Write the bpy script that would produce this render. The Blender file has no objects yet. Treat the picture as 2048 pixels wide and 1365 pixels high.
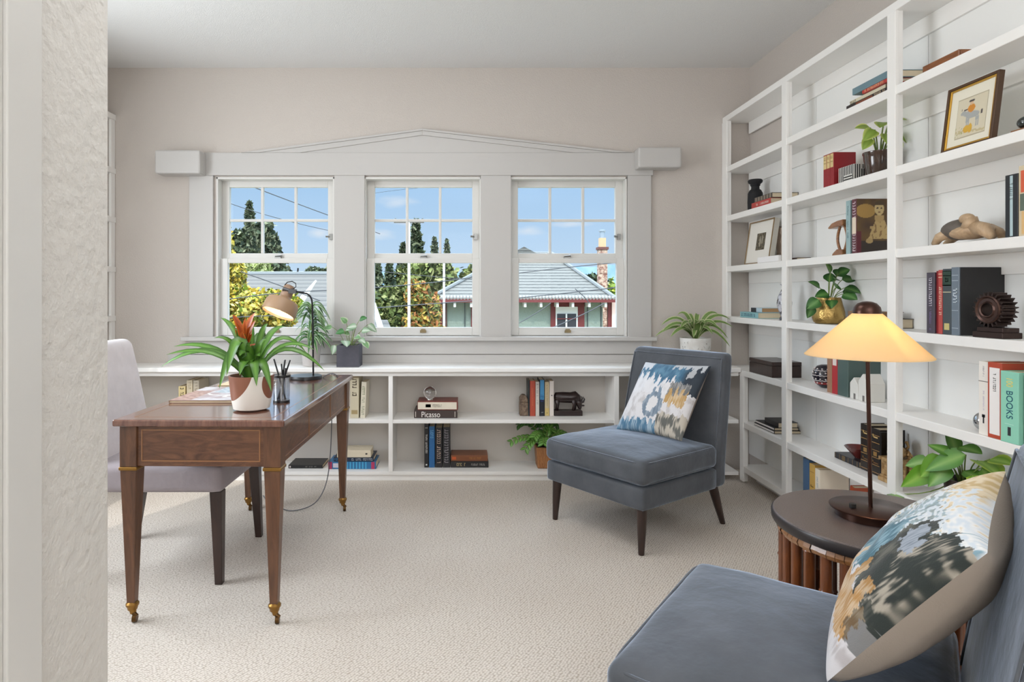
import bpy, math, random
from mathutils import Vector, Matrix, noise
random.seed(7)
C = bpy.context.scene.collection
SC = bpy.context.scene
PI = math.pi
def R(a): return math.radians(a)
F = 1250.0; CX, CY = 925.0, 588.0; CH = 1.20     # focal length in pixels, vanishing point of the room, eye height

# ------------------------------------------------------------------ camera
cd = bpy.data.cameras.new('camera'); cam = bpy.data.objects.new('camera', cd); C.objects.link(cam)
cam.location = (0, 0, CH); cam.rotation_euler = (R(90), 0, 0)
cd.sensor_width = 36; cd.lens = 36*F/2048
cd.shift_x = (1024-CX)/2048; cd.shift_y = -(682.5-CY)/2048
cd.clip_start = .05; cd.clip_end = 500
SC.camera = cam
vs = SC.view_settings
vs.view_transform = 'Standard'; vs.look = 'None'; vs.gamma = 1; vs.use_curve_mapping = False
vs.exposure = -0.06
SC.cycles.max_bounces = 10; SC.cycles.diffuse_bounces = 6; SC.cycles.transparent_max_bounces = 16
SC.cycles.caustics_reflective = False; SC.cycles.caustics_refractive = False

# ------------------------------------------------------------------ sky
def dirpx(px, py): return Vector(((px-CX)/F, 1, -(py-CY)/F)).normalized()
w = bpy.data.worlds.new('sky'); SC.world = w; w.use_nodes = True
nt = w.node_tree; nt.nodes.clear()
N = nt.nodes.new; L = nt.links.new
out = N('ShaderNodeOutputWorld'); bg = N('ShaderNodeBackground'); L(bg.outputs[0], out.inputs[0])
tc = N('ShaderNodeTexCoord'); sx = N('ShaderNodeSeparateXYZ'); L(tc.outputs['Generated'], sx.inputs[0])
cr = N('ShaderNodeValToRGB'); L(sx.outputs['Z'], cr.inputs[0])
e = cr.color_ramp.elements
e[0].position = 0.0; e[0].color = (.62, .79, .95, 1)
e[1].position = .17; e[1].color = (.42, .65, .93, 1)
x_ = e.new(.08); x_.color = (.52, .72, .95, 1)
y_ = e.new(.6); y_.color = (.70, .84, 1, 1)
mx = N('ShaderNodeMix'); mx.data_type = 'RGBA'; L(cr.outputs[0], mx.inputs[6]); mx.inputs[7].default_value = (.80, .87, .96, 1)
acc = None
nz = N('ShaderNodeTexNoise'); nz.inputs['Scale'].default_value = 26; nz.inputs['Detail'].default_value = 6
mpn = N('ShaderNodeMapping'); mpn.inputs['Scale'].default_value = (1, 1, 2.6); L(tc.outputs['Generated'], mpn.inputs[0]); L(mpn.outputs[0], nz.inputs[0])
for (px, py, sw, sh) in ((792, 404, 48, 14), (760, 468, 36, 15), (1056, 460, 40, 12), (640, 468, 26, 14), (1150, 448, 60, 8), (810, 445, 40, 8)):
    d = dirpx(px, py)
    sb = N('ShaderNodeVectorMath'); sb.operation = 'SUBTRACT'; L(tc.outputs['Generated'], sb.inputs[0]); sb.inputs[1].default_value = d
    ml = N('ShaderNodeVectorMath'); ml.operation = 'MULTIPLY'; L(sb.outputs[0], ml.inputs[0]); ml.inputs[1].default_value = (F/sw, 0, F/sh)
    ln = N('ShaderNodeVectorMath'); ln.operation = 'LENGTH'; L(ml.outputs[0], ln.inputs[0])
    ad = N('ShaderNodeMath'); ad.operation = 'MULTIPLY_ADD'; L(nz.outputs[0], ad.inputs[0]); ad.inputs[1].default_value = 1.6; ad.inputs[2].default_value = .15
    df = N('ShaderNodeMath'); df.operation = 'SUBTRACT'; df.use_clamp = True; L(ad.outputs[0], df.inputs[0]); L(ln.outputs['Value'], df.inputs[1])
    if acc is None: acc = df
    else:
        a2 = N('ShaderNodeMath'); a2.operation = 'MAXIMUM'; L(acc.outputs[0], a2.inputs[0]); L(df.outputs[0], a2.inputs[1]); acc = a2
sc_ = N('ShaderNodeMath'); sc_.operation = 'MULTIPLY'; sc_.use_clamp = True; L(acc.outputs[0], sc_.inputs[0]); sc_.inputs[1].default_value = .8
L(sc_.outputs[0], mx.inputs[0]); L(mx.outputs[2], bg.inputs[0])
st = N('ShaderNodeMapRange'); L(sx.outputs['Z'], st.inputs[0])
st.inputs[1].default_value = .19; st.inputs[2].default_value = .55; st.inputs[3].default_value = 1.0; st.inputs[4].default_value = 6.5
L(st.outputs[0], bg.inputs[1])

# ------------------------------------------------------------------ sun and the added fill lights
sd = bpy.data.lights.new('sun', 'SUN'); sd.energy = 1.5; sd.angle = R(.6); sd.color = (1, .95, .87)
so = bpy.data.objects.new('sun', sd); C.objects.link(so)
so.rotation_euler = Vector((.35, .62, -.62)).to_track_quat('-Z', 'Y').to_euler()
LXL = -2.60
def area(name, loc, aim, sxy, power, col):
    l = bpy.data.lights.new(name, 'AREA'); l.shape = 'RECTANGLE'; l.size, l.size_y = sxy; l.energy = power; l.color = col
    o = bpy.data.objects.new(name, l); C.objects.link(o); o.location = loc
    o.rotation_euler = (Vector(aim)-Vector(loc)).to_track_quat('-Z', 'Y').to_euler(); return o
area('rear_fill', (.5, -3.06, 1.5), (.4, 3.0, 1.4), (2.3, 1.7), 42, (.93, .965, 1))  # added fill light behind the camera, brightens the room from the front
area('ceiling_fill', (-.3, 2.3, 2.735), (-.3, 2.3, 0), (1.0, 1.0), 17, (.97, .985, 1))  # added fill just below the ceiling, no fixture there
area('left_fill', (LXL, 2.35, 1.6), (2, 2.55, 1.5), (1.24, 1.24), 50, (.92, .965, 1))  # added fill from the left, mainly to brighten the right bookcase
area('uplight_fill', (.6, -1.0, 2.02), (.62, -.94, 2.75), (1.6, 1.0), 90, (.92, .96, 1))  # added unseen light aimed up to brighten the ceiling

# ------------------------------------------------------------------ materials
MC = {}
def lin(c):
    r = []
    for k in c[:3]:
        k /= 255.0
        r.append(k/12.92 if k <= .04045 else ((k+.055)/1.055)**2.4)
    return (*r, 1)
def mat(name, col=(200, 200, 200), rough=.6, metal=0, bump=None, var=None, sheen=0, spec=.5, coat=0, trans=0, emit=None, attr=False, stretch=None, alpha=None):
    """col sRGB 0..255; bump=(scale,strength,distance); var=(scale, second colour[, contrast])"""
    if name in MC: return MC[name]
    m = bpy.data.materials.new(name); m.use_nodes = True; t = m.node_tree
    b = t.nodes['Principled BSDF']; MC[name] = m
    b.inputs['Roughness'].default_value = rough; b.inputs['Metallic'].default_value = metal
    b.inputs['Specular IOR Level'].default_value = spec
    b.inputs['Sheen Weight'].default_value = sheen; b.inputs['Coat Weight'].default_value = coat
    b.inputs['Coat Roughness'].default_value = .12
    b.inputs['Transmission Weight'].default_value = trans
    if sheen: b.inputs['Sheen Roughness'].default_value = .35
    b.inputs['Base Color'].default_value = lin(col)
    tcn = t.nodes.new('ShaderNodeTexCoord'); mp = t.nodes.new('ShaderNodeMapping'); t.links.new(tcn.outputs['Object'], mp.inputs[0])
    if stretch: mp.inputs['Scale'].default_value = stretch
    if attr:
        a = t.nodes.new('ShaderNodeAttribute'); a.attribute_name = 'Col'; t.links.new(a.outputs['Color'], b.inputs['Base Color'])
    elif var:
        n = t.nodes.new('ShaderNodeTexNoise'); n.inputs['Scale'].default_value = var[0]; n.inputs['Detail'].default_value = 6; n.inputs['Roughness'].default_value = .6
        t.links.new(mp.outputs[0], n.inputs[0])
        r = t.nodes.new('ShaderNodeValToRGB'); k = var[2] if len(var) > 2 else .25
        r.color_ramp.elements[0].position = .5-k; r.color_ramp.elements[0].color = lin(col)
        r.color_ramp.elements[1].position = .5+k; r.color_ramp.elements[1].color = lin(var[1])
        t.links.new(n.outputs[0], r.inputs[0]); t.links.new(r.outputs[0], b.inputs['Base Color'])
    if bump:
        n = t.nodes.new('ShaderNodeTexNoise'); n.inputs['Scale'].default_value = bump[0]; n.inputs['Detail'].default_value = 4
        t.links.new(mp.outputs[0], n.inputs[0])
        bp = t.nodes.new('ShaderNodeBump'); bp.inputs['Strength'].default_value = bump[1]; bp.inputs['Distance'].default_value = bump[2]
        t.links.new(n.outputs[0], bp.inputs['Height']); t.links.new(bp.outputs[0], b.inputs['Normal'])
    if emit:
        b.inputs['Emission Color'].default_value = lin(emit[0]); b.inputs['Emission Strength'].default_value = emit[1]
    return m
M_wall = mat('beige_textured_plaster', (197, 189, 182), .85, bump=(150, .55, .004))
M_hall = mat('trowelled_white_plaster', (212, 208, 202), .7, bump=(30, .8, .010))
M_ceil = mat('sprayed_ceiling_texture', (226, 226, 225), .9, bump=(230, .6, .004))
M_trim = mat('white_trim_paint', (213, 211, 207), .38, bump=(14, .06, .004))
M_casing = mat('soft_white_casing_paint', (190, 187, 184), .4, bump=(14, .06, .004))
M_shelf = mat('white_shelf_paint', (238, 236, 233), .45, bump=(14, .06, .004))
M_back = mat('white_panel_paint', (236, 236, 234), .6, bump=(9, .08, .004))
M_dark = mat('black_lacquer', (22, 20, 20), .35)
M_brass = mat('aged_brass', (150, 112, 58), .35, .9)
M_steel = mat('brushed_nickel', (150, 150, 148), .35, .9)
M_paper = mat('book_pages', (222, 208, 182), .85, var=(60, (205, 188, 158)), stretch=(1, 1, 20))
M_soil = mat('potting_soil', (42, 32, 24), .95, bump=(90, 1, .01))
M_leaf = mat('leaf_surface', rough=.38, attr=True, spec=.5)
M_foliage = mat('tree_leaf_surface', rough=.75, attr=True, spec=.2)
M_stem = mat('green_stem', (120, 140, 70), .6)
M_paint = mat('printed_surface', rough=.5, attr=True)
M_pillow = mat('woven_ikat_velvet', rough=.85, attr=True, sheen=.25, bump=(420, .35, .002))

def glassmat(name, tint, gloss, rough=.02):
    if name in MC: return MC[name]
    m = bpy.data.materials.new(name); m.use_nodes = True; t = m.node_tree; t.nodes.clear(); MC[name] = m
    o = t.nodes.new('ShaderNodeOutputMaterial'); mx = t.nodes.new('ShaderNodeMixShader')
    a = t.nodes.new('ShaderNodeBsdfTransparent'); a.inputs[0].default_value = (*tint, 1)
    g = t.nodes.new('ShaderNodeBsdfGlossy'); g.inputs['Roughness'].default_value = rough
    mx.inputs[0].default_value = gloss
    t.links.new(a.outputs[0], mx.inputs[1]); t.links.new(g.outputs[0], mx.inputs[2]); t.links.new(mx.outputs[0], o.inputs[0]); return m
M_glass = glassmat('window_glass', (.985, .99, .99), .004)
M_tumbler = glassmat('thin_clear_glass', (.86, .88, .9), .12)

def wood(name, c1, c2, scale=(1, 1, 1), rough=.35, coat=0, nscale=9, dist=3.0):
    if name in MC: return MC[name]
    m = mat(name, c1, rough, coat=coat); t = m.node_tree; b = t.nodes['Principled BSDF']
    mp = [n for n in t.nodes if n.type == 'MAPPING'][0]; mp.inputs['Scale'].default_value = scale
    n = t.nodes.new('ShaderNodeTexNoise'); n.inputs['Scale'].default_value = nscale; n.inputs['Detail'].default_value = 8
    n.inputs['Roughness'].default_value = .62; n.inputs['Distortion'].default_value = dist
    r = t.nodes.new('ShaderNodeValToRGB'); r.color_ramp.elements[0].position = .3; r.color_ramp.elements[1].position = .7
    r.color_ramp.elements[0].color = lin(c1); r.color_ramp.elements[1].color = lin(c2)
    t.links.new(mp.outputs[0], n.inputs[0]); t.links.new(n.outputs[0], r.inputs[0]); t.links.new(r.outputs[0], b.inputs['Base Color'])
    bp = t.nodes.new('ShaderNodeBump'); bp.inputs['Strength'].default_value = .08; bp.inputs['Distance'].default_value = .002
    t.links.new(n.outputs[0], bp.inputs['Height']); t.links.new(bp.outputs[0], b.inputs['Normal'])
    return m
M_walnut = wood('walnut_veneer', (74, 44, 28), (120, 80, 54), (1.2, 1.2, 5), .38, .25, 5, 2.2)
M_walleg = wood('walnut_leg', (76, 48, 31), (114, 76, 51), (6, 6, .8), .4, .2, 6, 1)
M_waltop = wood('polished_walnut_top', (90, 54, 42), (132, 90, 72), (5, 1.0, 1), .17, 1.0, 7, 1.2)
M_inlay = mat('pale_inlay_wood', (150, 104, 66), .3, coat=.4)
M_espresso = wood('espresso_wood', (38, 24, 20), (58, 38, 32), (6, 6, 1), .35, .2, 6, 1)
M_bamboo = wood('bamboo_cane', (84, 42, 20), (136, 78, 40), (8, 8, 1), .3, .5, 5, 1)
M_rattan = wood('rattan_binding', (128, 80, 42), (176, 122, 72), (5, 5, 30), .35, .4, 8, 1)
M_stone = mat('dark_brown_tabletop', (80, 70, 68), .36, var=(300, (100, 88, 84), .12), coat=.1)
M_bronze = mat('dark_bronze', (70, 46, 38), .28, .75)
M_velvet = mat('blue_grey_velvet', (68, 71, 76), .8, sheen=1.0, var=(7, (86, 89, 95), .2), bump=(9, .3, .02))
MC['blue_grey_velvet'].node_tree.nodes['Principled BSDF'].inputs['Sheen Tint'].default_value = (.68, .80, 1.0, 1)
M_linen = mat('taupe_linen', (160, 149, 139), .9, var=(9, (162, 150, 138), .3), bump=(300, .3, .002))
M_slip = mat('lavender_grey_chenille', (208, 202, 204), .9, sheen=.4, var=(12, (224, 218, 220), .25), bump=(40, .25, .006))

def carpet():
    m = bpy.data.materials.new('looped_berber_carpet'); m.use_nodes = True; t = m.node_tree; b = t.nodes['Principled BSDF']
    b.inputs['Roughness'].default_value = .95; b.inputs['Specular IOR Level'].default_value = .1; b.inputs['Sheen Weight'].default_value = .2
    tcn = t.nodes.new('ShaderNodeTexCoord'); mp = t.nodes.new('ShaderNodeMapping'); mp.inputs['Scale'].default_value = (96, 138, 96); mp.inputs['Rotation'].default_value = (0, 0, R(24))
    t.links.new(tcn.outputs['Object'], mp.inputs[0])
    v = t.nodes.new('ShaderNodeTexVoronoi'); v.inputs['Scale'].default_value = 1.0; v.inputs['Randomness'].default_value = .45; v.voronoi_dimensions = '2D'
    t.links.new(mp.outputs[0], v.inputs['Vector'])
    n = t.nodes.new('ShaderNodeTexNoise'); n.inputs['Scale'].default_value = 1.6; n.inputs['Detail'].default_value = 3; t.links.new(tcn.outputs['Object'], n.inputs[0])
    r = t.nodes.new('ShaderNodeValToRGB'); e = r.color_ramp.elements
    e[0].position = .1; e[0].color = lin((228, 220, 211)); e[1].position = .72; e[1].color = lin((170, 157, 143)); t.links.new(v.outputs['Distance'], r.inputs[0])
    mx = t.nodes.new('ShaderNodeMix'); mx.data_type = 'RGBA'; mx.blend_type = 'MULTIPLY'; mx.inputs[0].default_value = .5
    r2 = t.nodes.new('ShaderNodeValToRGB'); r2.color_ramp.elements[0].position = .35; r2.color_ramp.elements[1].position = .65
    r2.color_ramp.elements[0].color = (.88, .85, .82, 1); r2.color_ramp.elements[1].color = (1, 1, 1, 1)
    t.links.new(n.outputs[0], r2.inputs[0]); t.links.new(r.outputs[0], mx.inputs[6]); t.links.new(r2.outputs[0], mx.inputs[7]); t.links.new(mx.outputs[2], b.inputs['Base Color'])
    bp = t.nodes.new('ShaderNodeBump'); bp.invert = True; bp.inputs['Strength'].default_value = .6; bp.inputs['Distance'].default_value = .004
    t.links.new(v.outputs['Distance'], bp.inputs['Height']); t.links.new(bp.outputs[0], b.inputs['Normal']); return m
M_carpet = carpet()

# ------------------------------------------------------------------ mesh helpers
class MB:
    def __init__(s): s.v = []; s.f = []; s.c = []; s.col = None
    def add(s, vs, fs, col=None):
        o = len(s.v); s.v += [Vector(p) for p in vs]; s.f += [tuple(i+o for i in f) for f in fs]
        s.c += [(col or s.col or (1, 1, 1))]*len(vs); return s
    def box(s, a, b, col=None):
        (x0, y0, z0), (x1, y1, z1) = a, b
        return s.add([(x0, y0, z0), (x1, y0, z0), (x1, y1, z0), (x0, y1, z0), (x0, y0, z1), (x1, y0, z1), (x1, y1, z1), (x0, y1, z1)],
                     [(0, 3, 2, 1), (4, 5, 6, 7), (0, 1, 5, 4), (1, 2, 6, 5), (2, 3, 7, 6), (3, 0, 4, 7)], col)
    def prism(s, poly, axis, a, b, col=None):
        n = len(poly)
        def P(p, t):
            if axis == 'y': return (p[0], t, p[1])
            if axis == 'x': return (t, p[0], p[1])
            return (p[0], p[1], t)
        vs = [P(p, a) for p in poly]+[P(p, b) for p in poly]
        fs = [tuple(range(n))[::-1], tuple(range(n, 2*n))]+[(i, (i+1) % n, n+(i+1) % n, n+i) for i in range(n)]
        return s.add(vs, fs, col)
    def tube(s, pts, rad, n=8, caps=True, col=None):
        pts = [Vector(p) for p in pts]; m = len(pts)
        if not hasattr(rad, '__len__'): rad = [rad]*m
        o = len(s.v); prev = None; vs = []
        for i, p in enumerate(pts):
            d = (pts[min(i+1, m-1)]-pts[max(i-1, 0)]).normalized()
            if prev is None:
                a = Vector((0, 0, 1)) if abs(d.z) < .9 else Vector((1, 0, 0)); u = d.cross(a).normalized()
            else: u = (prev-d*prev.dot(d)).normalized()
            prev = u; v = d.cross(u)
            for k in range(n):
                t = 2*PI*k/n; vs.append(p+(u*math.cos(t)+v*math.sin(t))*rad[i])
        fs = [(i*n+k, i*n+(k+1) % n, (i+1)*n+(k+1) % n, (i+1)*n+k) for i in range(m-1) for k in range(n)]
        if caps: fs += [tuple(range(n))[::-1], tuple(range((m-1)*n, m*n))]
        return s.add(vs, fs, col)
    def lathe(s, prof, c=(0, 0, 0), n=32, caps=True, col=None):
        m = len(prof); vs = [(c[0]+r*math.cos(2*PI*k/n), c[1]+r*math.sin(2*PI*k/n), c[2]+z) for r, z in prof for k in range(n)]
        fs = [(i*n+k, i*n+(k+1) % n, (i+1)*n+(k+1) % n, (i+1)*n+k) for i in range(m-1) for k in range(n)]
        if caps: fs += [tuple(range(n))[::-1], tuple(range((m-1)*n, m*n))]
        return s.add(vs, fs, col)
    def ball(s, c, r, n=16, col=None):
        if not hasattr(r, '__len__'): r = (r, r, r)
        m = n//2; vs = []; fs = []
        for i in range(m+1):
            a = PI*i/m
            for k in range(n):
                t = 2*PI*k/n; vs.append((c[0]+r[0]*math.sin(a)*math.cos(t), c[1]+r[1]*math.sin(a)*math.sin(t), c[2]-r[2]*math.cos(a)))
        for i in range(m):
            for k in range(n): fs.append((i*n+k, i*n+(k+1) % n, (i+1)*n+(k+1) % n, (i+1)*n+k))
        return s.add(vs, fs, col)
    def taper(s, p0, p1, w0, w1, col=None):       # square section leg, w = (x,y) widths
        vs = []
        for p, ww in ((p0, w0), (p1, w1)):
            for sx_, sy_ in ((-1, -1), (1, -1), (1, 1), (-1, 1)): vs.append((p[0]+sx_*ww[0]/2, p[1]+sy_*ww[1]/2, p[2]))
        return s.add(vs, [(0, 3, 2, 1), (4, 5, 6, 7), (0, 1, 5, 4), (1, 2, 6, 5), (2, 3, 7, 6), (3, 0, 4, 7)], col)
    def softbox(s, c, dim, r, bulge=0, n=14, fn=None, col=None):
        hx, hy, hz = [d/2 for d in dim]; idx = {}; vs = []; fs = []
        def V(p):
            k = tuple(round(q, 5) for q in p)
            if k in idx: return idx[k]
            q = Vector((p[0]*hx, p[1]*hy, p[2]*hz)); inn = Vector((max(-hx+r, min(hx-r, q.x)), max(-hy+r, min(hy-r, q.y)), max(-hz+r, min(hz-r, q.z))))
            d = q-inn
            if d.length > 1e-9: q = inn+d.normalized()*r
            q.z += bulge*(1-p[0]**2)*(1-p[1]**2)*(1 if p[2] > 0 else -.25)*(abs(p[2]))
            q = q+Vector(c)
            if fn: q = fn(q)
            idx[k] = len(vs); vs.append(q); return idx[k]
        # denser near the edges
        def g(i): t = -1+2*i/n; return math.sin(t*PI/2)
        for ax in range(3):
            for sg in (-1, 1):
                for i in range(n):
                    for j in range(n):
                        q = []
                        for (a, b) in ((i, j), (i+1, j), (i+1, j+1), (i, j+1)):
                            p = [0, 0, 0]; p[ax] = sg; p[(ax+1) % 3] = g(a); p[(ax+2) % 3] = g(b); q.append(V(p))
                        if sg < 0: q = q[::-1]
                        fs.append(tuple(q))
        return s.add(vs, fs, col)
    def quadleaf(s, p, size, col, nrm=None):
        a = Vector((random.uniform(-1, 1), random.uniform(-1, 1), random.uniform(-1, 1))).normalized()
        b = a.orthogonal().normalized(); b = Matrix.Rotation(random.uniform(0, 6.28), 3, a) @ b; c2 = a.cross(b)
        b *= size; c2 *= size*.6
        s.add([p-b, p-c2, p+b, p+c2], [(0, 1, 2, 3)], col)
    def strip(s, pts, widths, nrm, cols, fold=.25):
        """leaf: centreline pts, half widths, side colour pair (edge, middle)"""
        m = len(pts); vs = []; cs = []
        for i, p in enumerate(pts):
            d = (pts[min(i+1, m-1)]-pts[max(i-1, 0)]).normalized(); side = d.cross(nrm)
            side = side.normalized() if side.length > 1e-6 else Vector((1, 0, 0)); up = side.cross(d).normalized()
            ww = widths[i]
            for q in (-1, -.5, 0, .5, 1):
                vs.append(p+side*ww*q+up*ww*fold*abs(q)); cs.append(cols[0] if abs(q) > .7 else (cols[1] if abs(q) > .1 else (cols[2] if len(cols) > 2 else cols[1])))
        fs = [(i*5+k, i*5+k+1, (i+1)*5+k+1, (i+1)*5+k) for i in range(m-1) for k in range(4)]
        o = len(s.v); s.v += vs; s.f += [tuple(i+o for i in f) for f in fs]; s.c += cs; return s
    def build(s, name, m, parent=None, smooth=False, bevel=0, seg=2, loc=None):
        me = bpy.data.meshes.new(name); me.from_pydata([tuple(p) for p in s.v], [], s.f); me.materials.append(m)
        if any(c != (1, 1, 1) for c in s.c):
            at_ = me.color_attributes.new('Col', 'FLOAT_COLOR', 'POINT')
            flat = []
            for c in s.c: flat += [c[0], c[1], c[2], 1.0]
            at_.data.foreach_set('color', flat)
        if smooth:
            me.shade_smooth()
            if smooth != 'all': me.set_sharp_from_angle(angle=R(40))
        me.validate()
        o = bpy.data.objects.new(name, me); C.objects.link(o)
        if parent: o.parent = parent
        if loc: o.location = loc
        if bevel:
            b = o.modifiers.new('bevel', 'BEVEL'); b.width = bevel; b.segments = seg; b.limit_method = 'ANGLE'; b.angle_limit = R(40)
        return o
def L3(c): return lin(c)[:3]
def tag(o, label=None, cat=None, group=None, kind=None):
    if label: o['label'] = label
    if cat: o['category'] = cat
    if group: o['group'] = group
    if kind: o['kind'] = kind
    return o
def thing(name, label, cat, loc=(0, 0, 0), rz=0, group=None):
    o = bpy.data.objects.new(name, None); C.objects.link(o); o.location = loc; o.rotation_euler = (0, 0, rz)
    o.empty_display_size = .1
    return tag(o, label, cat, group)
def struct(name, mb, m, label=None, parent=None, **k):
    o = mb.build(name, m, parent, **k)
    if not parent: tag(o, label, None, None, 'structure'); o['category'] = name.split('_')[0]
    return o
def text(s, size, mtx, m, parent, name='title', ext=.0004, align='CENTER', sx_=1.0):
    cu = bpy.data.curves.new('t', 'FONT'); cu.body = s; cu.size = size; cu.extrude = ext; cu.align_x = align; cu.align_y = 'CENTER'
    to = bpy.data.objects.new('t', cu); C.objects.link(to); bpy.context.view_layer.update()
    me = bpy.data.meshes.new_from_object(to.evaluated_get(bpy.context.evaluated_depsgraph_get()))
    bpy.data.objects.remove(to); bpy.data.curves.remove(cu)
    me.transform(mtx @ Matrix.Diagonal((sx_, 1, 1, 1))); me.materials.clear(); me.materials.append(m)
    o = bpy.data.objects.new(name, me); C.objects.link(o); o.parent = parent; return o
def at(px, py, Y): return Vector(((px-CX)/F*Y, Y, CH-(py-CY)/F*Y))

# ================================================================== THE ROOM
WY = 4.27; WX = 1.963; LX = -2.56; CZ = 2.745; SF = 1.775      # window wall, right wall, left wall, ceiling, front plane of the right shelves
struct('floor', MB().box((LX-.1, -3.2, -.12), (WX+.12, WY+.2, 0)), M_carpet, 'beige looped wall-to-wall carpet')
struct('ceiling', MB().box((LX-.1, -3.2, CZ), (WX+.12, WY+.2, CZ+.1)), M_ceil, 'white ceiling with sprayed texture')
OPN = [(-1.680, -.872), (-.672, .130), (.322, 1.123)]; OZ0, OZ1 = .905, 1.998
b = MB(); b.box((LX-.1, WY, -.12), (WX+.12, WY+.2, OZ0)); b.box((LX-.1, WY, OZ1), (WX+.12, WY+.2, CZ+.1))
xs = [LX-.1]+[q for o_ in OPN for q in o_]+[WX+.12]
for i in range(0, 8, 2): b.box((xs[i], WY, OZ0), (xs[i+1], WY+.2, OZ1))
struct('wall_back', b, M_wall, 'beige textured plaster wall with the three windows')
struct('wall_right', MB().box((WX, -3.2, -.12), (WX+.12, WY, CZ+.1)), M_wall, 'beige plaster wall behind the tall bookcase')
b = MB(); b.box((LX-.1, 1.5, -.12), (LX, 1.70, CZ+.1)); b.box((LX-.1, 3.0, -.12), (LX, WY, CZ+.1)); b.box((LX-.1, 1.70, -.12), (LX, 3.0, .95)); b.box((LX-.1, 1.70, 2.25), (LX, 3.0, CZ+.1))  # opening added out of view to hold the left fill
struct('wall_left', b, M_wall, 'left wall of the study with an opening added for the fill light')
b = MB(); b.box((LX-.02, 1.62, 2.25), (LX+.02, 3.08, 2.34)); b.box((LX-.02, 1.62, .87), (LX+.03, 3.08, .95)); b.box((LX-.02, 1.62, .95), (LX+.02, 1.70, 2.25)); b.box((LX-.02, 3.0, .95), (LX+.02, 3.08, 2.25))
struct('window_4', b, M_trim, 'added white window frame around the left fill light')  # unseen window frame, added to house the left fill
b = MB(); b.box((-.74, -3.10, 2.37), (1.74, -3.05, 2.46)); b.box((-.74, -3.10, .54), (1.74, -3.05, .63)); b.box((-.74, -3.10, .63), (-.66, -3.05, 2.37)); b.box((1.66, -3.10, .63), (1.74, -3.05, 2.37))
struct('window_5', b, M_trim, 'added white window frame around the rear fill light')  # unseen frame added round the rear fill, no opening in the wall
struct('wall_rear', MB().box((-.95, -3.2, -.12), (WX+.12, -3.1, CZ+.1)), M_wall, 'wall behind the camera')
HX = -.9
b = MB().box((LX-.1, -3.2, 0), (HX, 1.59, CZ))
o = struct('wall_front', b, M_hall, 'white trowelled plaster wall end by the doorway, nearest at left', bevel=.006)
b = MB(); b.box((HX, 1.209, 0), (HX+.020, 1.310, CZ-.02)); b.box((HX, 1.196, 0), (HX+.012, 1.209, CZ-.02))
struct('trim_1', b, M_trim, 'white painted door casing at the left edge', bevel=.003)
struct('door_1', MB().box((HX, .55, 0), (HX+.004, 1.196, CZ-.02)), mat('jamb_paint', (204, 198, 190), .5), 'painted door jamb at the extreme left')

# -------- window trim
TY = 4.25
b = MB(); b.box((-1.860, TY, .895), (-1.697, WY+.01, 2.006)); b.box((1.125, TY, .895), (1.284, WY+.01, 2.006))
for x0, x1 in ((-.878+.006, -.666), (.124, .330)): b.box((x0, TY, .895), (x1, WY+.01, 2.006))
struct('trim_2', b, M_casing, 'flat white casings between and beside the windows', bevel=.002)
b = MB(); b.box((-1.872, TY-.004, 2.006), (1.296, WY+.01, 2.160))
pk = (-.272, 2.322)
def slope_board(b, off0, off1, y0):
    p = [(-1.503, 2.160), pk, (1.156, 2.160)]
    poly = [(p[0][0]+off0*9.5, 2.160), (p[1][0], pk[1]-off0*1.02), (p[2][0]-off0*9.5, 2.160), (p[2][0]-off1*9.5, 2.160), (p[1][0], pk[1]-off1*1.02), (p[0][0]+off1*9.5, 2.160)]
    for idx in ((0, 1, 4, 5), (1, 2, 3, 4)): b.prism([poly[i] for i in idx], 'y', WY+.01, y0)
slope_board(b, 0, .013, TY-.014); slope_board(b, .013, .042, TY-.006)
b.prism([(-1.45, 2.160), (-.272, 2.315), (1.10, 2.160)], 'y', WY+.01, TY+.004)
struct('trim_3', b, M_casing, 'white window header with a low peaked pediment', bevel=.002)
struct('trim_4', MB().box((-2.046, 4.15, 2.000), (-1.744, WY+.005, 2.157)), M_casing, 'white end block of the window header, at left', bevel=.012, seg=3)
struct('trim_5', MB().box((1.169, 4.15, 2.040), (1.457, WY+.005, 2.176)), M_casing, 'white end block of the window header, at right', bevel=.012, seg=3)
b = MB(); b.box((-1.900, 4.205, .882), (1.312, WY+.03, .909)); b.box((-1.862, TY, .789), (1.290, WY+.01, .882))
struct('trim_6', b, M_casing, 'white window stool and apron', bevel=.004)
struct('trim_7', MB().box((-2.006, TY+.006, .728), (1.60, WY+.01, .789-.004)), M_casing, 'white board under the window apron', bevel=.002)

# -------- windows (double hung, six lights over one)
GL = [(-1.618, -.934), (-.609, .068), (.385, 1.061)]
def sash(parent, x0, x1, z0, z1, y, gx0, gx1, gz0, gz1, nm, munt=False):
    b = MB(); d = .036
    b.box((x0, y, z0), (gx0, y+d, z1)); b.box((gx1, y, z0), (x1, y+d, z1)); b.box((gx0, y, z0), (gx1, y+d, gz0)); b.box((gx0, y, gz1), (gx1, y+d, z1))
    if munt:
        for k in (1, 2):
            xm = gx0+(gx1-gx0)*k/3+(-.002 if k == 1 else .002); b.box((xm-.009, y+.004, gz0), (xm+.009, y+d-.004, gz1))
        zm = (gz0+gz1)/2; b.box((gx0, y+.006, zm-.009), (gx1, y+d-.006, zm+.009))
    o = b.build(nm, M_trim, parent, bevel=.003)
    MB().box((gx0-.003, y+.016, gz0-.003), (gx1+.003, y+.019, gz1+.003)).build('pane', M_glass, o)
    return o
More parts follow.
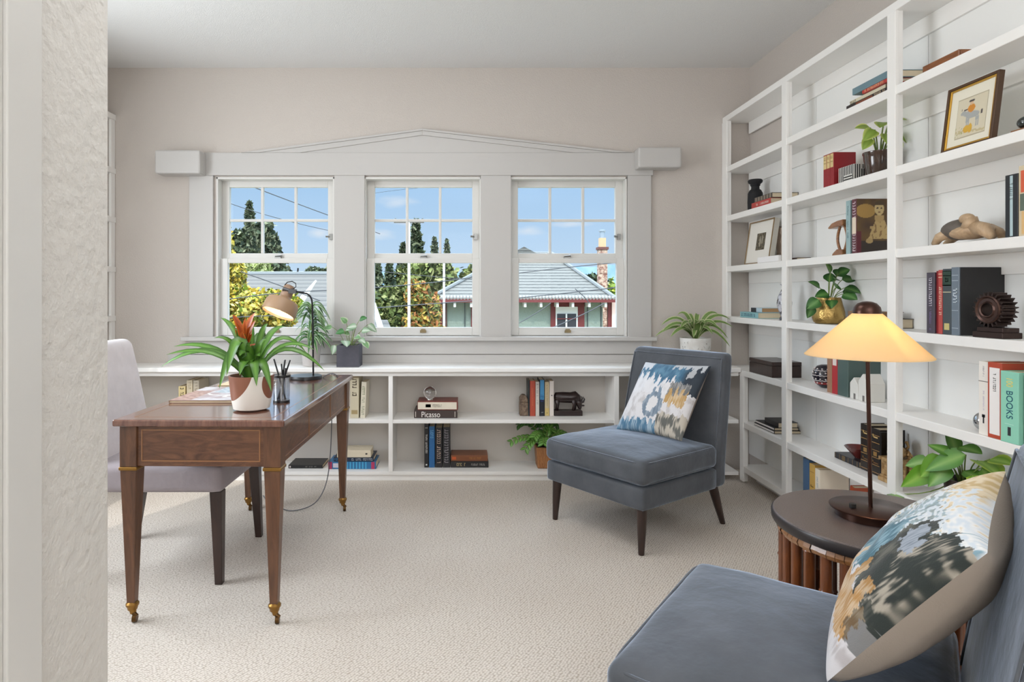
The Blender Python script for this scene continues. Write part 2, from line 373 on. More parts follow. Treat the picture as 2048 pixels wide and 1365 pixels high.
for i, ((x0, x1), (g0, g1)) in enumerate(zip(OPN, GL)):
    b = MB()
    for (a, c_) in ((x0, x0+.013), (x1-.013, x1)): b.box((a, 4.262, OZ0), (c_, WY+.19, OZ1))
    b.box((x0, 4.262, OZ1-.016), (x1, WY+.19, OZ1)); b.box((x0, WY+.03, OZ0-.002), (x1, WY+.21, OZ0+.012))
    fr = b.build('window_%d' % (i+1), M_trim, bevel=.003)
    tag(fr, 'white double-hung window, %s of the three, with six panes over one' % ('leftmost', 'middle', 'rightmost')[i], 'window', None, 'structure')
    sash(fr, g0-.050, g1+.050, 1.44, 1.985, 4.338, g0, g1, 1.481, 1.940, 'upper_sash', True)
    lo = sash(fr, g0-.050, g1+.050, .908, 1.444, 4.300, g0+.003, g1-.001, .969, 1.412, 'lower_sash')
    xm = (g0+g1)/2
    b = MB().tube([(xm-.02, 4.325, 1.458), (xm+.025, 4.322, 1.462)], [.006, .009], 8); b.box((xm-.022, 4.31, 1.444), (xm+.022, 4.335, 1.454))
    b.build('sash_lock', M_steel, lo)
    b = MB(); b.box((xm-.021, 4.291, .932), (xm+.021, 4.301, .942)); b.box((xm-.021, 4.284, .940), (xm+.021, 4.290, .950))
    b.box((xm-.015, 4.296, .942), (xm+.015, 4.3, .957)); b.build('sash_lift', mat('lift_brass', (140, 125, 96), .4, .8), lo)
    b = MB(); b.box((g1+.012, 4.325, 1.575), (g1+.034, 4.34, 1.615)); b.tube([(g1+.014, 4.326, 1.595), (g1-.012, 4.322, 1.598)], [.005, .008], 8)
    b.build('hinge_latch', M_steel, fr)

# ================================================================== BUILT-IN SHELVES
ZS = [.11, .389, .715, 1.049, 1.384, 1.723, 2.054, 2.400]; TH = .037
t = thing('tall_bookcase', 'white built-in bookcase covering the right wall with open shelves', 'bookcase', (0, 0, 0))
for k, z in enumerate(ZS):
    y1 = 3.995 if k < 2 else WY-.002
    MB().box((SF, -.2, z-TH), (WX-.002, y1, z)).build('shelf', M_shelf, t, bevel=.0025)
    if k >= 3: MB().box((WX-.022, -.2, z-TH-.078), (WX-.008, WY-.03, z-TH)).build('cleat', M_shelf, t, bevel=.002)
def post(y0, y1, z0, z1, flip=1):
    b = MB(); b.box((SF-.004, y0, z0), (SF+.012, y1, z1)); b.box((SF+.012, y0+.004, z0), (SF+.031, y1-.004, z1)); return b
for (y0, y1, z0, z1) in ((4.196, WY-.002, .728, 2.363), (3.948, 3.993, .012, .680), (3.420, 3.470, .012, 2.363), (2.558, 2.608, .012, 2.363), (1.700, 1.750, .012, 2.363), (.84, .89, .012, 2.363)):
    post(y0, y1, z0, z1).build('post', M_shelf, t, bevel=.002)
MB().box((SF+.10, -.2, .0), (WX-.002, 3.99, ZS[0]-TH)).build('toe_kick', M_shelf, t)
b = MB()
for (y0, y1) in ((-.2, .9), (.9, 1.75), (1.75, 2.62), (2.62, 3.45), (3.45, 3.80), (3.80, 4.265)): b.box((WX-.010, y0+.0015, .11), (WX-.002, y1-.0015, 2.363 if y1 < 4 else 2.0))
b.build('back_panel', M_back, t)

t2 = thing('low_bookcase', 'low white built-in bookcase running under the windows', 'bookcase', (0, 0, 0))
FYB = 4.003
MB().box((LX+.002, 3.975, .699), (WX-.19, WY-.002, .728)).build('ledge', M_shelf, t2, bevel=.006, seg=3)
MB().box((LX+.002, FYB, .672), (SF-.006, FYB+.022, .699)).build('face_rail', M_shelf, t2, bevel=.002)
for z, th in ((.393, .024), (.060, .022)): MB().box((LX+.002, FYB, z-th), (SF-.006, WY-.002, z)).build('shelf', M_shelf, t2, bevel=.002)
for x0, x1 in ((-2.38, -2.345), (-1.42, -1.393), (-.474, -.446), (.972, 1.002)): MB().box((x0, FYB-.004, .060), (x1, WY-.002, .672)).build('divider', M_shelf, t2, bevel=.002)
MB().box((LX+.002, FYB+.010, 0), (1.42, FYB+.025, .038)).build('base_board', M_shelf, t2, bevel=.002)
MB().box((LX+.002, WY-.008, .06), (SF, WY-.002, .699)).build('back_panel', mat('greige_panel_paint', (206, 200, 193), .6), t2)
t3 = thing('side_bookcase', 'white built-in bookcase on the left wall, only its edge in view', 'bookcase', (0, 0, 0))
for z in (1.05, 1.384, 1.723, 2.054, 2.42): MB().box((LX+.002, 3.2, z-TH), (-2.366, WY-.002, z)).build('shelf', M_shelf, t3, bevel=.002)
for (y0, y1) in ((4.22, WY-.002), (3.2, 3.25)): MB().box((-2.39, y0, .73), (-2.372, y1, 2.383)).build('post', M_shelf, t3, bevel=.002)
for ob in (MB().box((LX+.002, 3.2, .69), (-2.372, 3.97, .73)).build('counter', M_shelf, t3, bevel=.002),): pass

# ================================================================== BOOKS
def bk(label, lo, hi, spine='-x', hax='z', cover=(120, 40, 40), deco=(), name='book', group=None, rz=0, tilt=None, pages=None, rough=.5, cover_mat=None, rnd=0):
    """box lo..hi, spine = outward face of the spine, hax = axis the text runs along; thickness axis is what is left"""
    ax = {'x': 0, 'y': 1, 'z': 2}; h = ax[hax]; d = ax[spine[1]]; th = 3-h-d; sg = -1 if spine[0] == '-' else 1
    c = Vector(((lo[0]+hi[0])/2, (lo[1]+hi[1])/2, lo[2])); t = thing(name, label, 'book', c, R(rz), group)
    if tilt: t.rotation_euler = tilt
    lo = Vector(lo)-c; hi = Vector(hi)-c
    cm = cover_mat or mat('cover_%d_%d_%d' % cover, cover, rough, coat=.15)
    bt = min(.0025, (hi[th]-lo[th])*.12)
    def B(b, dh, dd, dt):           # fractions as (lo,hi) absolute offsets
        a = [0, 0, 0]; e_ = [0, 0, 0]
        a[h], e_[h] = lo[h]+dh, hi[h]-dh
        if sg < 0: a[d], e_[d] = lo[d]+dd[0], hi[d]-dd[1]
        else: a[d], e_[d] = lo[d]+dd[1], hi[d]-dd[0]
        a[th], e_[th] = lo[th]+dt[0], hi[th]-dt[1]
        b.box(a, e_)
    b = MB(); T = hi[th]-lo[th]; D = hi[d]-lo[d]
    B(b, 0, (.001, 0), (0, T-bt)); B(b, 0, (.001, 0), (T-bt, 0)); B(b, 0, (0, D-bt), (.0004, .0004))
    b.build('cover', cm, t, bevel=min(.0012, bt*.45))
    b = MB(); B(b, .0035, (bt, .004), (bt, bt)); b.build('pages', pages or M_paper, t)
    for k in deco:
        kind, v0, v1, colr = k[:4]; H = hi[h]-lo[h]; wfr = k[4] if len(k) > 4 else .62
        m = mat('ink_%d_%d_%d' % colr, colr, .5)
        b = MB(); face = lo[d] if sg < 0 else hi[d]; eps = .0006
        def patch(b, va, vb, ta, tb):
            a = [0, 0, 0]; e_ = [0, 0, 0]
            a[h], e_[h] = lo[h]+H*va, lo[h]+H*vb; a[th], e_[th] = lo[th]+T*ta, lo[th]+T*tb
            a[d], e_[d] = (face-eps, face+.0004) if sg < 0 else (face-.0004, face+eps); b.box(a, e_)
        if kind == 'band': patch(b, v0, v1, .5-wfr/2, .5+wfr/2); b.build('label_band' if v1-v0 > .1 else 'rule', m, t)
        elif kind == 'marks':                   # illegible lettering: short strokes
            rs = random.Random(int(v0*1000)+colr[0]); p = v0; step = (T*wfr*.62)/H
            while p < v1:
                g = step*rs.uniform(.45, .8)
                if rs.random() < .86:
                    q = rs.random(); l0, l1 = .5-wfr/2, .5+wfr/2
                    patch(b, p, p+g*.38, l0, l1)
                    if q < .6: patch(b, p, p+g, l0, l0+wfr*.22)
                    if q > .3: patch(b, p, p+g, l1-wfr*.22, l1)
                p += step
            b.build('title', m, t)
    return t
# --- right bookcase, z levels
zB, zC, zD, zE, zF, zG, zH = 2.054, 1.723, 1.384, 1.049, .715, .389, .11
G1 = 'books stacked flat on the second highest shelf'
z = zB+.0005
bk('black and brown book at the bottom of the stack on the highest book shelf', (1.79, 2.63, z), (1.93, 2.915, z+.020), '-x', 'y', (38, 30, 28), [('marks', .05, .3, (200, 180, 150)), ('band', .35, .75, (120, 62, 34), .5)], group=G1)
bk('cream book jutting out left, second from the bottom of the highest stack', (1.80, 2.66, z+.0205), (1.93, 2.905, z+.040), '-x', 'y', (214, 206, 180), [('marks', .82, .98, (90, 80, 60))], group=G1)
bk('red book with pale lettering just under the blue-grey one on the highest stack', (1.79, 2.63, z+.0405), (1.93, 2.80, z+.056), '-x', 'y', (176, 52, 44), [('marks', .05, .9, (232, 190, 150), .7)], group=G1)
bk('blue-grey clothbound book lying on top of the highest stack', (1.79, 2.62, z+.0565), (1.955, 2.87, z+.087), '-x', 'y', (104, 132, 142), group=G1)
G2 = 'books lying beside the black vase'
z = zC+.0005
bk('red book with white lettering lying beside the black vase, bottom of two', (1.79, 3.632, z), (1.955, 3.872, z+.036), '-x', 'y', (178, 60, 54), [('marks', .1, .75, (235, 220, 210), .35)], group=G2)
bk('dark checkered book lying on the red one beside the black vase', (1.795, 3.625, z+.0365), (1.95, 3.845, z+.066), '-x', 'y', (58, 52, 48), [('band', .04+.16*k, .14+.16*k, (128, 118, 104), .8) for k in range(6)], group=G2)
for k, nm in enumerate(('leftmost', 'middle', 'rightmost')):
    y1 = 3.095-.0285*k
    bk('tall red book with cream upper spine, %s of the three on the bookcase' % nm, (1.787, y1-.0275, z), (1.895, y1, z+.160), '-x', 'z', (142, 24, 32),
       [('band', .56, .97, (214, 190, 134), .86), ('marks', .62, .92, (150, 110, 60), .5)], group='red books with cream spines')
z = zD+.0005
bk('pale blue-green thin book between the wooden bookend and the maroon book', (1.785, 2.880, z), (1.93, 2.910, z+.247), '-x', 'z', (150, 176, 178), [('marks', .3, .9, (80, 110, 116), .3)])
bb = bk('maroon book with an old sepia photograph of a seated child on its cover', (1.785, 2.832, z), (1.945, 2.866, z+.247), '-x', 'z', (92, 40, 48),
   [('marks', .66, .92, (226, 206, 214), .6), ('band', .36, .66, (222, 206, 186), .8), ('marks', .04, .34, (226, 214, 220), .55)])
# sepia cover picture (faces -y): painted paper made of flat shapes
def paint_panel(parent, name, x0, x1, z0, z1, y, nx, nz, fn, axis='y', d=.0006):
    b = MB(); vs = []; cs = []
    for j in range(nz+1):
        for i in range(nx+1):
            u, v = i/nx, j/nz; vs.append(Vector((x0+(x1-x0)*u, y-d, z0+(z1-z0)*v))); cs.append(fn(u, v))
    fs = [(j*(nx+1)+i, j*(nx+1)+i+1, (j+1)*(nx+1)+i+1, (j+1)*(nx+1)+i) for j in range(nz) for i in range(nx)]
    b.v = vs; b.f = fs; b.c = cs
    b.add([(x0, y-d*.9, z0), (x1, y-d*.9, z0), (x1, y, z0), (x0, y, z0), (x0, y-d*.9, z1), (x1, y-d*.9, z1), (x1, y, z1), (x0, y, z1)], [(0, 3, 2, 1), (4, 5, 6, 7), (1, 2, 6, 5), (2, 3, 7, 6), (3, 0, 4, 7)], fn(0, 0))
    return b.build(name, M_paint, parent)
def ell(u, v, cu, cv, ru, rv): return ((u-cu)/ru)**2+((v-cv)/rv)**2 < 1
def child_pic(u, v):
    n = noise.noise(Vector((u*5, v*5, 1)))
    base = (.10+.05*n, .055+.03*n, .02)
    if ell(u, v, .25, .78, .28, .13): base = (.36, .22, .06)
    if v < .22: base = (.03, .02, .015)
    if u < .12 and v < .4: base = (.10, .01, .02)
    dress = v > .26 and v < .62 and abs(u-.66) < .12+.22*(.62-v)/.36
    if dress: base = (.46, .33, .14) if noise.noise(Vector((u*14, v*14, 3))) > -.25 else (.22, .13, .05)
    if ell(u, v, .64, .66, .14, .09) and v < .7: base = (.42, .29, .12)
    if ell(u, v, .64, .82, .135, .125): base = (.52, .40, .19)
    if ell(u, v, .64, .90, .14, .07) and v > .885: base = (.07, .045, .02)
    if ell(u, v, .59, .83, .03, .017) or ell(u, v, .70, .83, .03, .017): base = (.08, .05, .03)
    if ell(u, v, .64, .755, .045, .010): base = (.2, .1, .05)
    if ell(u, v, .36, .22, .1, .05): base = (.4, .28, .12)
    if ell(u, v, .42, .47, .05, .03): base = (.42, .29, .12)
    return base
paint_panel(bb, 'cover_picture', -.079, .080, .002, .245, -.0175, 60, 84, child_pic)
z = zD+.0005
bk('black glossy book with pale blue striped spine near the right edge, above the gear bookend', (1.79, 2.014, z), (1.945, 2.062, z+.205), '-x', 'z', (24, 26, 30),
   [('band', .02, .98, (176, 196, 200), .22), ('marks', .55, .9, (220, 220, 220), .2)])
bk('multicoloured tall book at the right edge beside the black striped one', (1.79, 1.955, z), (1.945, 2.012, z+.226), '-x', 'z', (206, 190, 160),
   [('band', .03, .35, (214, 176, 120), .6), ('band', .36, .60, (92, 104, 90), .8), ('band', .62, .93, (206, 92, 60), .7)])
z = zE+.0005
G3 = 'books by the marbled vase'
bk('pale teal book with dark lettering lying by the marbled vase', (1.79, 3.786, z), (1.945, 4.03, z+.036), '-x', 'y', (132, 178, 184), [('marks', .12, .9, (50, 90, 110), .5)], group=G3)
bk('small tan book with a black and pale blue spine lying on the teal one', (1.813, 3.786, z+.0365), (1.94, 3.93, z+.064), '-x', 'y', (176, 196, 206), [('band', .5, .98, (40, 46, 54), .95)], pages=mat('tan_pages', (172, 136, 96), .8), group=G3)
G4 = 'books lying behind the lit glass lamp shade'
bk('black-bound book lying at the bottom behind the glass lamp shade', (1.80, 2.70, z), (1.95, 2.93, z+.042), '-x', 'y', (36, 30, 28), group=G4)
bk('brown book lying on the black-bound one behind the glass lamp shade', (1.80, 2.71, z+.0425), (1.915, 2.92, z+.071), '-x', 'y', (126, 96, 70), pages=mat('brown_pages', (150, 122, 92), .8), group=G4)
G5 = 'upright books left of the gear bookend'
bk('dark purple book, leftmost of the row beside the gear bookend', (1.79, 2.371, z), (1.93, 2.411, z+.232), '-x', 'z', (70, 62, 74), [('marks', .45, .92, (222, 216, 226), .35), ('marks', .05, .4, (140, 120, 170), .2)], group=G5)
bk('thin dark red book beside the dark purple one in the gear bookend row', (1.797, 2.352, z), (1.93, 2.3705, z+.237), '-x', 'z', (134, 26, 30), group=G5)
bk('red clothbound book with cream lettering in the gear bookend row', (1.79, 2.332, z), (1.93, 2.3675-.016, z+.240), '-x', 'z', (176, 66, 60), [('marks', .3, .78, (240, 226, 200), .55), ('band', .88, .89, (236, 214, 180), .9), ('band', .93, .94, (236, 214, 180), .9)], group=G5)
bk('dark green and charcoal book with gold bands in the gear bookend row', (1.79, 2.290, z), (1.93, 2.330, z+.243), '-x', 'z', (62, 70, 74), [('band', .74, .97, (34, 58, 44), .98), ('band', .96, .97, (214, 204, 170), .98), ('band', .74, .755, (214, 204, 170), .98), ('band', .64, .65, (214, 204, 170), .98), ('band', .89, .9, (214, 204, 170), .98), ('band', .07, .17, (196, 184, 120), .6), ('marks', .8, .86, (230, 226, 210), .4)], group=G5)
bk('blue-grey book with a large black cover facing out, behind the gear bookend', (1.79, 2.254, z), (1.955, 2.289, z+.247), '-x', 'z', (104, 116, 128), [('marks', .48, .66, (210, 220, 228), .5), ('band', .88, .886, (190, 200, 210), .8), ('band', .8, .806, (190, 200, 210), .8), ('band', .36, .366, (190, 200, 210), .8), ('band', .1, .106, (190, 200, 210), .8)], group=G5)
o = MB().box((-.078, -.0020, .001), (.082, 0, .246)).build('front_cover', mat('black_cloth', (40, 39, 40), .7), [q for q in C.objects if q.get('label', '').startswith('blue-grey book with a large black')][0], bevel=.0008); o.location = (0, -.0178, 0)
o['label'] = 'black cloth front board'
z = zF+.0005
G6 = 'upright books behind the white house blocks'
bk('tan book, leftmost of the row beside the patterned ball vase', (1.80, 3.047, z), (1.945, 3.086, z+.25), '-x', 'z', (158, 118, 92), group=G6)
bk('thin white and red book between the tan and dark teal ones under the lamp shade', (1.80, 3.002, z), (1.945, 3.045, z+.25), '-x', 'z', (176, 44, 50), [('band', .55, .97, (224, 214, 208), .7)], group=G6)
bk('dark teal book with its plain green cover turned to the white house blocks', (1.80, 2.918, z), (1.955, 3.000, z+.262), '-x', 'z', (76, 96, 92), group=G6)
G7 = 'large upright books at the right edge'
bk('white book with a small black emblem, leftmost of the tall books at the right edge', (1.787, 2.123, z), (1.93, 2.164, z+.252), '-x', 'z', (236, 230, 222), [('band', .725, .735, (120, 112, 106), 1.0), ('band', .16, .27, (44, 42, 44), .14), ('band', .24, .28, (44, 42, 44), .3), ('marks', .8, .94, (150, 140, 150), .12), ('marks', .34, .6, (200, 190, 214), .12)], group=G7)
bk('orange-red book with a white spine panel, middle of the tall books at the right edge', (1.782, 2.065, z), (1.955, 2.121, z+.254), '-x', 'z', (178, 70, 44), [('band', .05, .93, (238, 234, 232), .72), ('marks', .62, .84, (60, 60, 70), .2)], group=G7)
mint = bk('mint green book with large blue lettering on its spine, at the right edge', (1.775, 1.996, z), (1.94, 2.062, z+.232), '-x', 'z', (142, 206, 182), [('band', .10, .22, (40, 44, 48), .17), ('band', .26, .263, (220, 240, 230), .5)], group=G7)
def spine_text(parent, s, size, x, y, zc, m, sx_=1):     # reads top to bottom on a -x facing spine
    M3 = Matrix(((0, 0, -1, x), (0, -1, 0, y), (-1, 0, 0, zc), (0, 0, 0, 1)))
    # local X -> down, local Y -> +y?, local Z -> -x
    M3 = Matrix(((0, 0, -1, x), (0, -1, 0, y), (-1, 0, 0, zc), (0, 0, 0, 1)))
    return text(s, size, M3, m, parent, 'title', sx_=sx_)
spine_text(mint, 'BOOKS', .034, -.0829, .0, .124, mat('ink_teal', (34, 90, 108), .5), .82)
spine_text(mint, '100', .034, -.0829, .0, .197, mat('ink_yellow', (232, 214, 120), .5), .62)
bk('dark picture book with a leafy cover at the right edge, beside the mint green book', (1.79, 1.95, z), (1.94, 1.993, z+.225), '-x', 'z', (46, 40, 54), [('band', .5, .6, (120, 150, 60), .6), ('band', .42, .49, (196, 92, 60), .5)], group=G7)
z = zG+.0005
G8 = 'notebooks lying on the second lowest shelf'
bk('white notebook with black edges, bottom of the small notebook stack', (1.80, 3.607, z), (1.955, 3.857, z+.018), '-x', 'y', (30, 28, 30), [('band', .02, .98, (226, 220, 216), .55)], group=G8)
bk('white notebook with black edges, middle of the small notebook stack', (1.803, 3.612, z+.0185), (1.945, 3.845, z+.035), '-x', 'y', (30, 28, 30), [('band', .02, .98, (226, 220, 216), .55)], group=G8)
bk('thick black notebook lying on top of the small notebook stack', (1.82, 3.603, z+.0355), (1.935, 3.765, z+.066), '-x', 'y', (32, 29, 30), group=G8)
bk('flat black leather book with ribbed spine under the dark red bowl', (1.842, 2.905, z), (1.955, 3.095, z+.028), '-x', 'y', (34, 33, 38), [('band', .06+.18*k, .07+.18*k, (150, 120, 80), .9) for k in range(6)]+[('band', .55, .68, (110, 90, 60), .8)])
for k, nm in enumerate(('left', 'right')):
    y1 = 2.894-.0690*k
    bk('thick black leather book with gilt spine, %s of the pair behind the lamp stem' % nm, (1.843, y1-.067, z), (1.953, y1, z+.212-.004*k), '-x', 'z', (36, 28, 24),
       [('band', .05+.16*j, .062+.16*j, (170, 130, 78), .9) for j in range(6)]+[('marks', .70, .82, (206, 176, 116), .5), ('band', .41, .50, (150, 116, 66), .35), ('marks', .25, .35, (120, 84, 48), .6)], group='black leather books with gilt spines')
bk('white book with a blue and red top, standing at the right edge behind the pillow', (1.80, 1.99, z), (1.93, 2.04, z+.155), '-x', 'z', (234, 232, 230), [('band', .86, .96, (96, 150, 196), .5), ('band', .97, .995, (190, 60, 60), .5)])
z = zH+.0005
G9 = 'upright books on the lowest shelf behind the side table'
bk('blue book, leftmost on the lowest shelf behind the side table', (1.80, 3.246, z), (1.94, 3.304, z+.225), '-x', 'z', (70, 104, 142), group=G9)
bk('yellow book beside the blue one on the lowest shelf', (1.80, 3.194, z), (1.94, 3.243, z+.212), '-x', 'z', (206, 166, 84), [('marks', .3, .5, (90, 70, 40), .5), ('band', .8, .81, (150, 110, 50), .8)], group=G9)
wb = bk('cream book with two lines of small print on its cover, on the lowest shelf', (1.80, 3.150, z), (1.948, 3.191, z+.20), '-x', 'z', (234, 226, 208), [('marks', .2, .8, (120, 150, 180), .2)], group=G9)
b = MB(); rs = random.Random(3)
for r_ in range(2):
    p = -.03+.008*(1-r_)
    while p < .06:
        l = rs.uniform(.003, .008); b.box((p, -.0212, .088-.012*r_), (p+l, -.0204, .0915-.012*r_)); p += l+rs.uniform(.001, .003)
b.build('cover_print', mat('ink_90_90_80', (110, 104, 84), .6), wb)
bk('orange-red book leaning behind the cream one on the lowest shelf', (1.86, 2.985, z), (1.945, 3.02, z+.17), '-x', 'z', (176, 74, 36), [], tilt=(R(7), 0, 0), group=G9)

# --- low bookcase under the windows (spines face -y)
zU, zL = .3935, .0605
G10 = 'cream books seen past the desk corner'
bk('cream book with worn lettering, left of the two standing past the desk corner', (-.728, 4.05, zU), (-.672, 4.22, zU+.262), '-y', 'z', (200, 190, 164), [('marks', .55, .95, (80, 66, 48), .5), ('band', .1, .2, (160, 140, 100), .7)], group=G10)
bk('slim cream book with floral spine, right of the two standing past the desk corner', (-.664, 4.05, zU), (-.632, 4.21, zU+.235), '-y', 'z', (214, 206, 186), [('marks', .1, .9, (110, 120, 80), .5)], tilt=(0, R(2.5), 0), group=G10)
bp_ = bk('dark brown book with white lettering, bottom of the stack under the crystal ball', (-.314, 4.05, zU), (-.034, 4.235, zU+.050), '-y', 'x', (58, 44, 40), [('band', .03, .045, (200, 190, 180), .7), ('band', .94, .955, (200, 190, 180), .7)])
text('Picasso', .052, Matrix.Translation((-.032, -.0926, .022)) @ Matrix.Rotation(R(90), 4, 'X'), mat('ink_white', (232, 228, 222), .5), bp_, 'title', sx_=.82)
bk('white-spined book with dark red boards lying on the brown book under the crystal ball', (-.292, 4.055, zU+.0505), (-.030, 4.225, zU+.108), '-y', 'x', (120, 56, 46), [('band', .01, .97, (222, 212, 194), .8), ('band', .2, .33, (90, 76, 66), .35), ('marks', .38, .6, (176, 166, 150), .3)])
G11 = 'upright books between stone and ox bookends'
for (x0, x1, h_, cov, dc, lb) in ((.4345, .4435, .236, (30, 40, 44), [], 'thin dark teal book against the carved stone bookend'),
    (.4445, .480, .232, (176, 72, 50), [('marks', .3, .8, (226, 150, 90), .12)], 'rust red book with orange lettering between the bookends'),
    (.482, .506, .226, (206, 200, 192), [('marks', .35, .95, (110, 106, 100), .4)], 'light grey slim book with dark lettering between the bookends'),
    (.508, .541, .240, (20, 24, 34), [('band', .45, .99, (70, 142, 190), .8), ('marks', .4, .6, (40, 60, 150), .5), ('marks', .06, .12, (200, 200, 200), .4)], 'black and bright blue book between the bookends'),
    (.543, .572, .226, (196, 180, 144), [('band', .02, .23, (206, 182, 116), .95), ('marks', .3, .9, (140, 120, 90), .3), ('band', .08, .10, (60, 50, 40), .25)], 'tan book with a yellow foot between the bookends'),
    (.574, .602, .232, (222, 212, 204), [('band', .575, .6, (40, 40, 44), .3)], 'white book with a small black dot, next to the carved ox')):
    bk(lb, (x0, 4.118, zU), (x1, 4.252, zU+h_), '-y', 'z', cov, dc, group=G11)
G12 = 'upright tall books on the lower shelf'
for (x0, x1, h_, cov, dc, lb) in ((-.250, -.222, .287, (18, 18, 20), [('marks', .33, .75, (225, 222, 215), .4), ('band', .05, .08, (220, 220, 216), .35), ('band', .9, .91, (200, 200, 196), .6)], 'black book with white script, leftmost tall book on the lower shelf'),
    (-.219, -.182, .270, (34, 96, 150), [('marks', .72, .9, (120, 190, 226), .5)], 'blue book among the tall books on the lower shelf'),
    (-.178, -.133, .262, (24, 20, 24), [('marks', .12, .93, (206, 180, 164), .5)], 'black book with large pale pink lettering on the lower shelf'),
    (-.129, -.082, .265, (26, 26, 30), [('marks', .12, .93, (150, 144, 150), .55)], 'black book with grey lettering, rightmost tall book on the lower shelf')):
    bk(lb, (x0, 4.095, zL), (x1, 4.255, zL+h_), '-y', 'z', cov, dc, group=G12)
bk('black book with small pale lettering lying below the brown one on the lower shelf', (-.078, 4.095, zL), (.170, 4.25, zL+.040), '-y', 'x', (20, 17, 18), [('marks', .16, .4, (190, 170, 120), .5), ('marks', .55, .9, (190, 186, 180), .3)])
bk('brown book lying on the black one beside the tall books on the lower shelf', (-.076, 4.10, zL+.0405), (.166, 4.245, zL+.079), '-y', 'x', (122, 70, 38), [('marks', .5, .85, (176, 120, 60), .3), ('band', .03, .14, (190, 84, 34), .5)])
bk('large black book lying flat on the lower shelf seen beneath the desk', (-1.135, 4.075, zL), (-.912, 4.25, zL+.022), '-y', 'x', (20, 19, 20), [('marks', .5, .8, (150, 146, 140), .35), ('band', .03, .07, (200, 190, 190), .5)])
bk('thick blue striped paperback, bottom of the stack behind the desk leg', (-.872, 4.06, zL), (-.562, 4.235, zL+.047), '-y', 'x', (40, 104, 150), [('band', 0, .08, (150, 40, 80), .98), ('band', .9, .97, (170, 50, 90), .98), ('band', .1, .28, (196, 190, 200), .6)]+[('band', .32+.065*k, .345+.065*k, (70, 160, 200), .98) for k in range(8)])
bk('dark blue book with pale lettering, middle of the stack behind the desk leg', (-.838, 4.065, zL+.0475), (-.578, 4.24, zL+.075), '-y', 'x', (26, 40, 62), [('marks', .45, .97, (180, 186, 190), .55), ('marks', .02, .2, (60, 130, 180), .5)])
bk('cream paperback on top of the stack behind the desk leg', (-.815, 4.06, zL+.0755), (-.596, 4.20, zL+.122), '-y', 'x', (214, 202, 178), [('band', .84, .9, (40, 36, 34), .2)])
G13 = 'old books seen over the far left of the desk'
bk('small tan book leaning, leftmost of the books seen over the desk', (-1.845, 4.06, zU), (-1.800, 4.2, zU+.205), '-y', 'z', (196, 178, 130), [('marks', .5, .95, (70, 56, 40), .5)], group=G13)
bk('worn cream book, middle of the books seen over the desk', (-1.792, 4.06, zU), (-1.754, 4.22, zU+.245), '-y', 'z', (188, 176, 152), [('marks', .5, .95, (120, 104, 80), .4)], group=G13)
bk('worn grey-cream book, rightmost of the books seen over the desk', (-1.750, 4.06, zU), (-1.712, 4.22, zU+.243), '-y', 'z', (176, 166, 148), [('marks', .5, .95, (110, 96, 80), .4)], group=G13)

# ================================================================== DESK
dk = thing('writing_desk', 'polished walnut writing desk with brass collars and casters', 'desk', (-.936, 2.873, 0), R(-1.1))
hx, hy = .311, .636
MB().box((-hx, -hy, .722), (hx, hy, .747)).build('tabletop', M_waltop, dk, bevel=.006, seg=3)
b = MB()
for q, wd in ((.052, .0035),):
    b.box((-hx+q, -hy+q, .7468), (hx-q, -hy+q+wd, .7473)); b.box((-hx+q, hy-q-wd, .7468), (hx-q, hy-q, .7473)); b.box((-hx+q, -hy+q, .7468), (-hx+q+wd, hy-q, .7473)); b.box((hx-q-wd, -hy+q, .7468), (hx-q, hy-q, .7473))
b.build('inlay', M_inlay, dk)
lx, ly = .262, .588
b = MB(); b.box((-lx, -ly-.022, .574), (lx, -ly-.004, .722)); b.box((-lx, ly+.004, .574), (lx, ly+.022, .722))
b.box((lx+.004, -ly, .574), (lx+.022, ly, .722)); b.box((-lx-.022, -ly, .574), (-lx-.004, ly, .722))
b.build('apron', M_walnut, dk, bevel=.002)
b = MB()
for s_ in (-1, 1):
    y0, y1 = (-ly-.0235, -ly-.0215) if s_ < 0 else (ly+.0215, ly+.0235)
    for (a, c_) in (((-lx+.045, y0, .592), (lx-.045, y1, .596)), ((-lx+.045, y0, .704), (lx-.045, y1, .708)), ((-lx+.045, y0, .592), (-lx+.049, y1, .708)), ((lx-.049, y0, .592), (lx-.045, y1, .708))): b.box(a, c_)
    x0, x1 = (-lx-.0235, -lx-.0215) if s_ < 0 else (lx+.0215, lx+.0235)
    for (ya, yb) in ((-ly+.045, -.20), (-.19, .19), (.20, ly-.045)):
        for (a, c_) in (((x0, ya, .592), (x1, yb, .595)), ((x0, ya, .705), (x1, yb, .708)), ((x0, ya, .592), (x1, ya+.003, .708)), ((x0, yb-.003, .592), (x1, yb, .708))): b.box(a, c_)
b.build('apron_banding', M_inlay, dk)
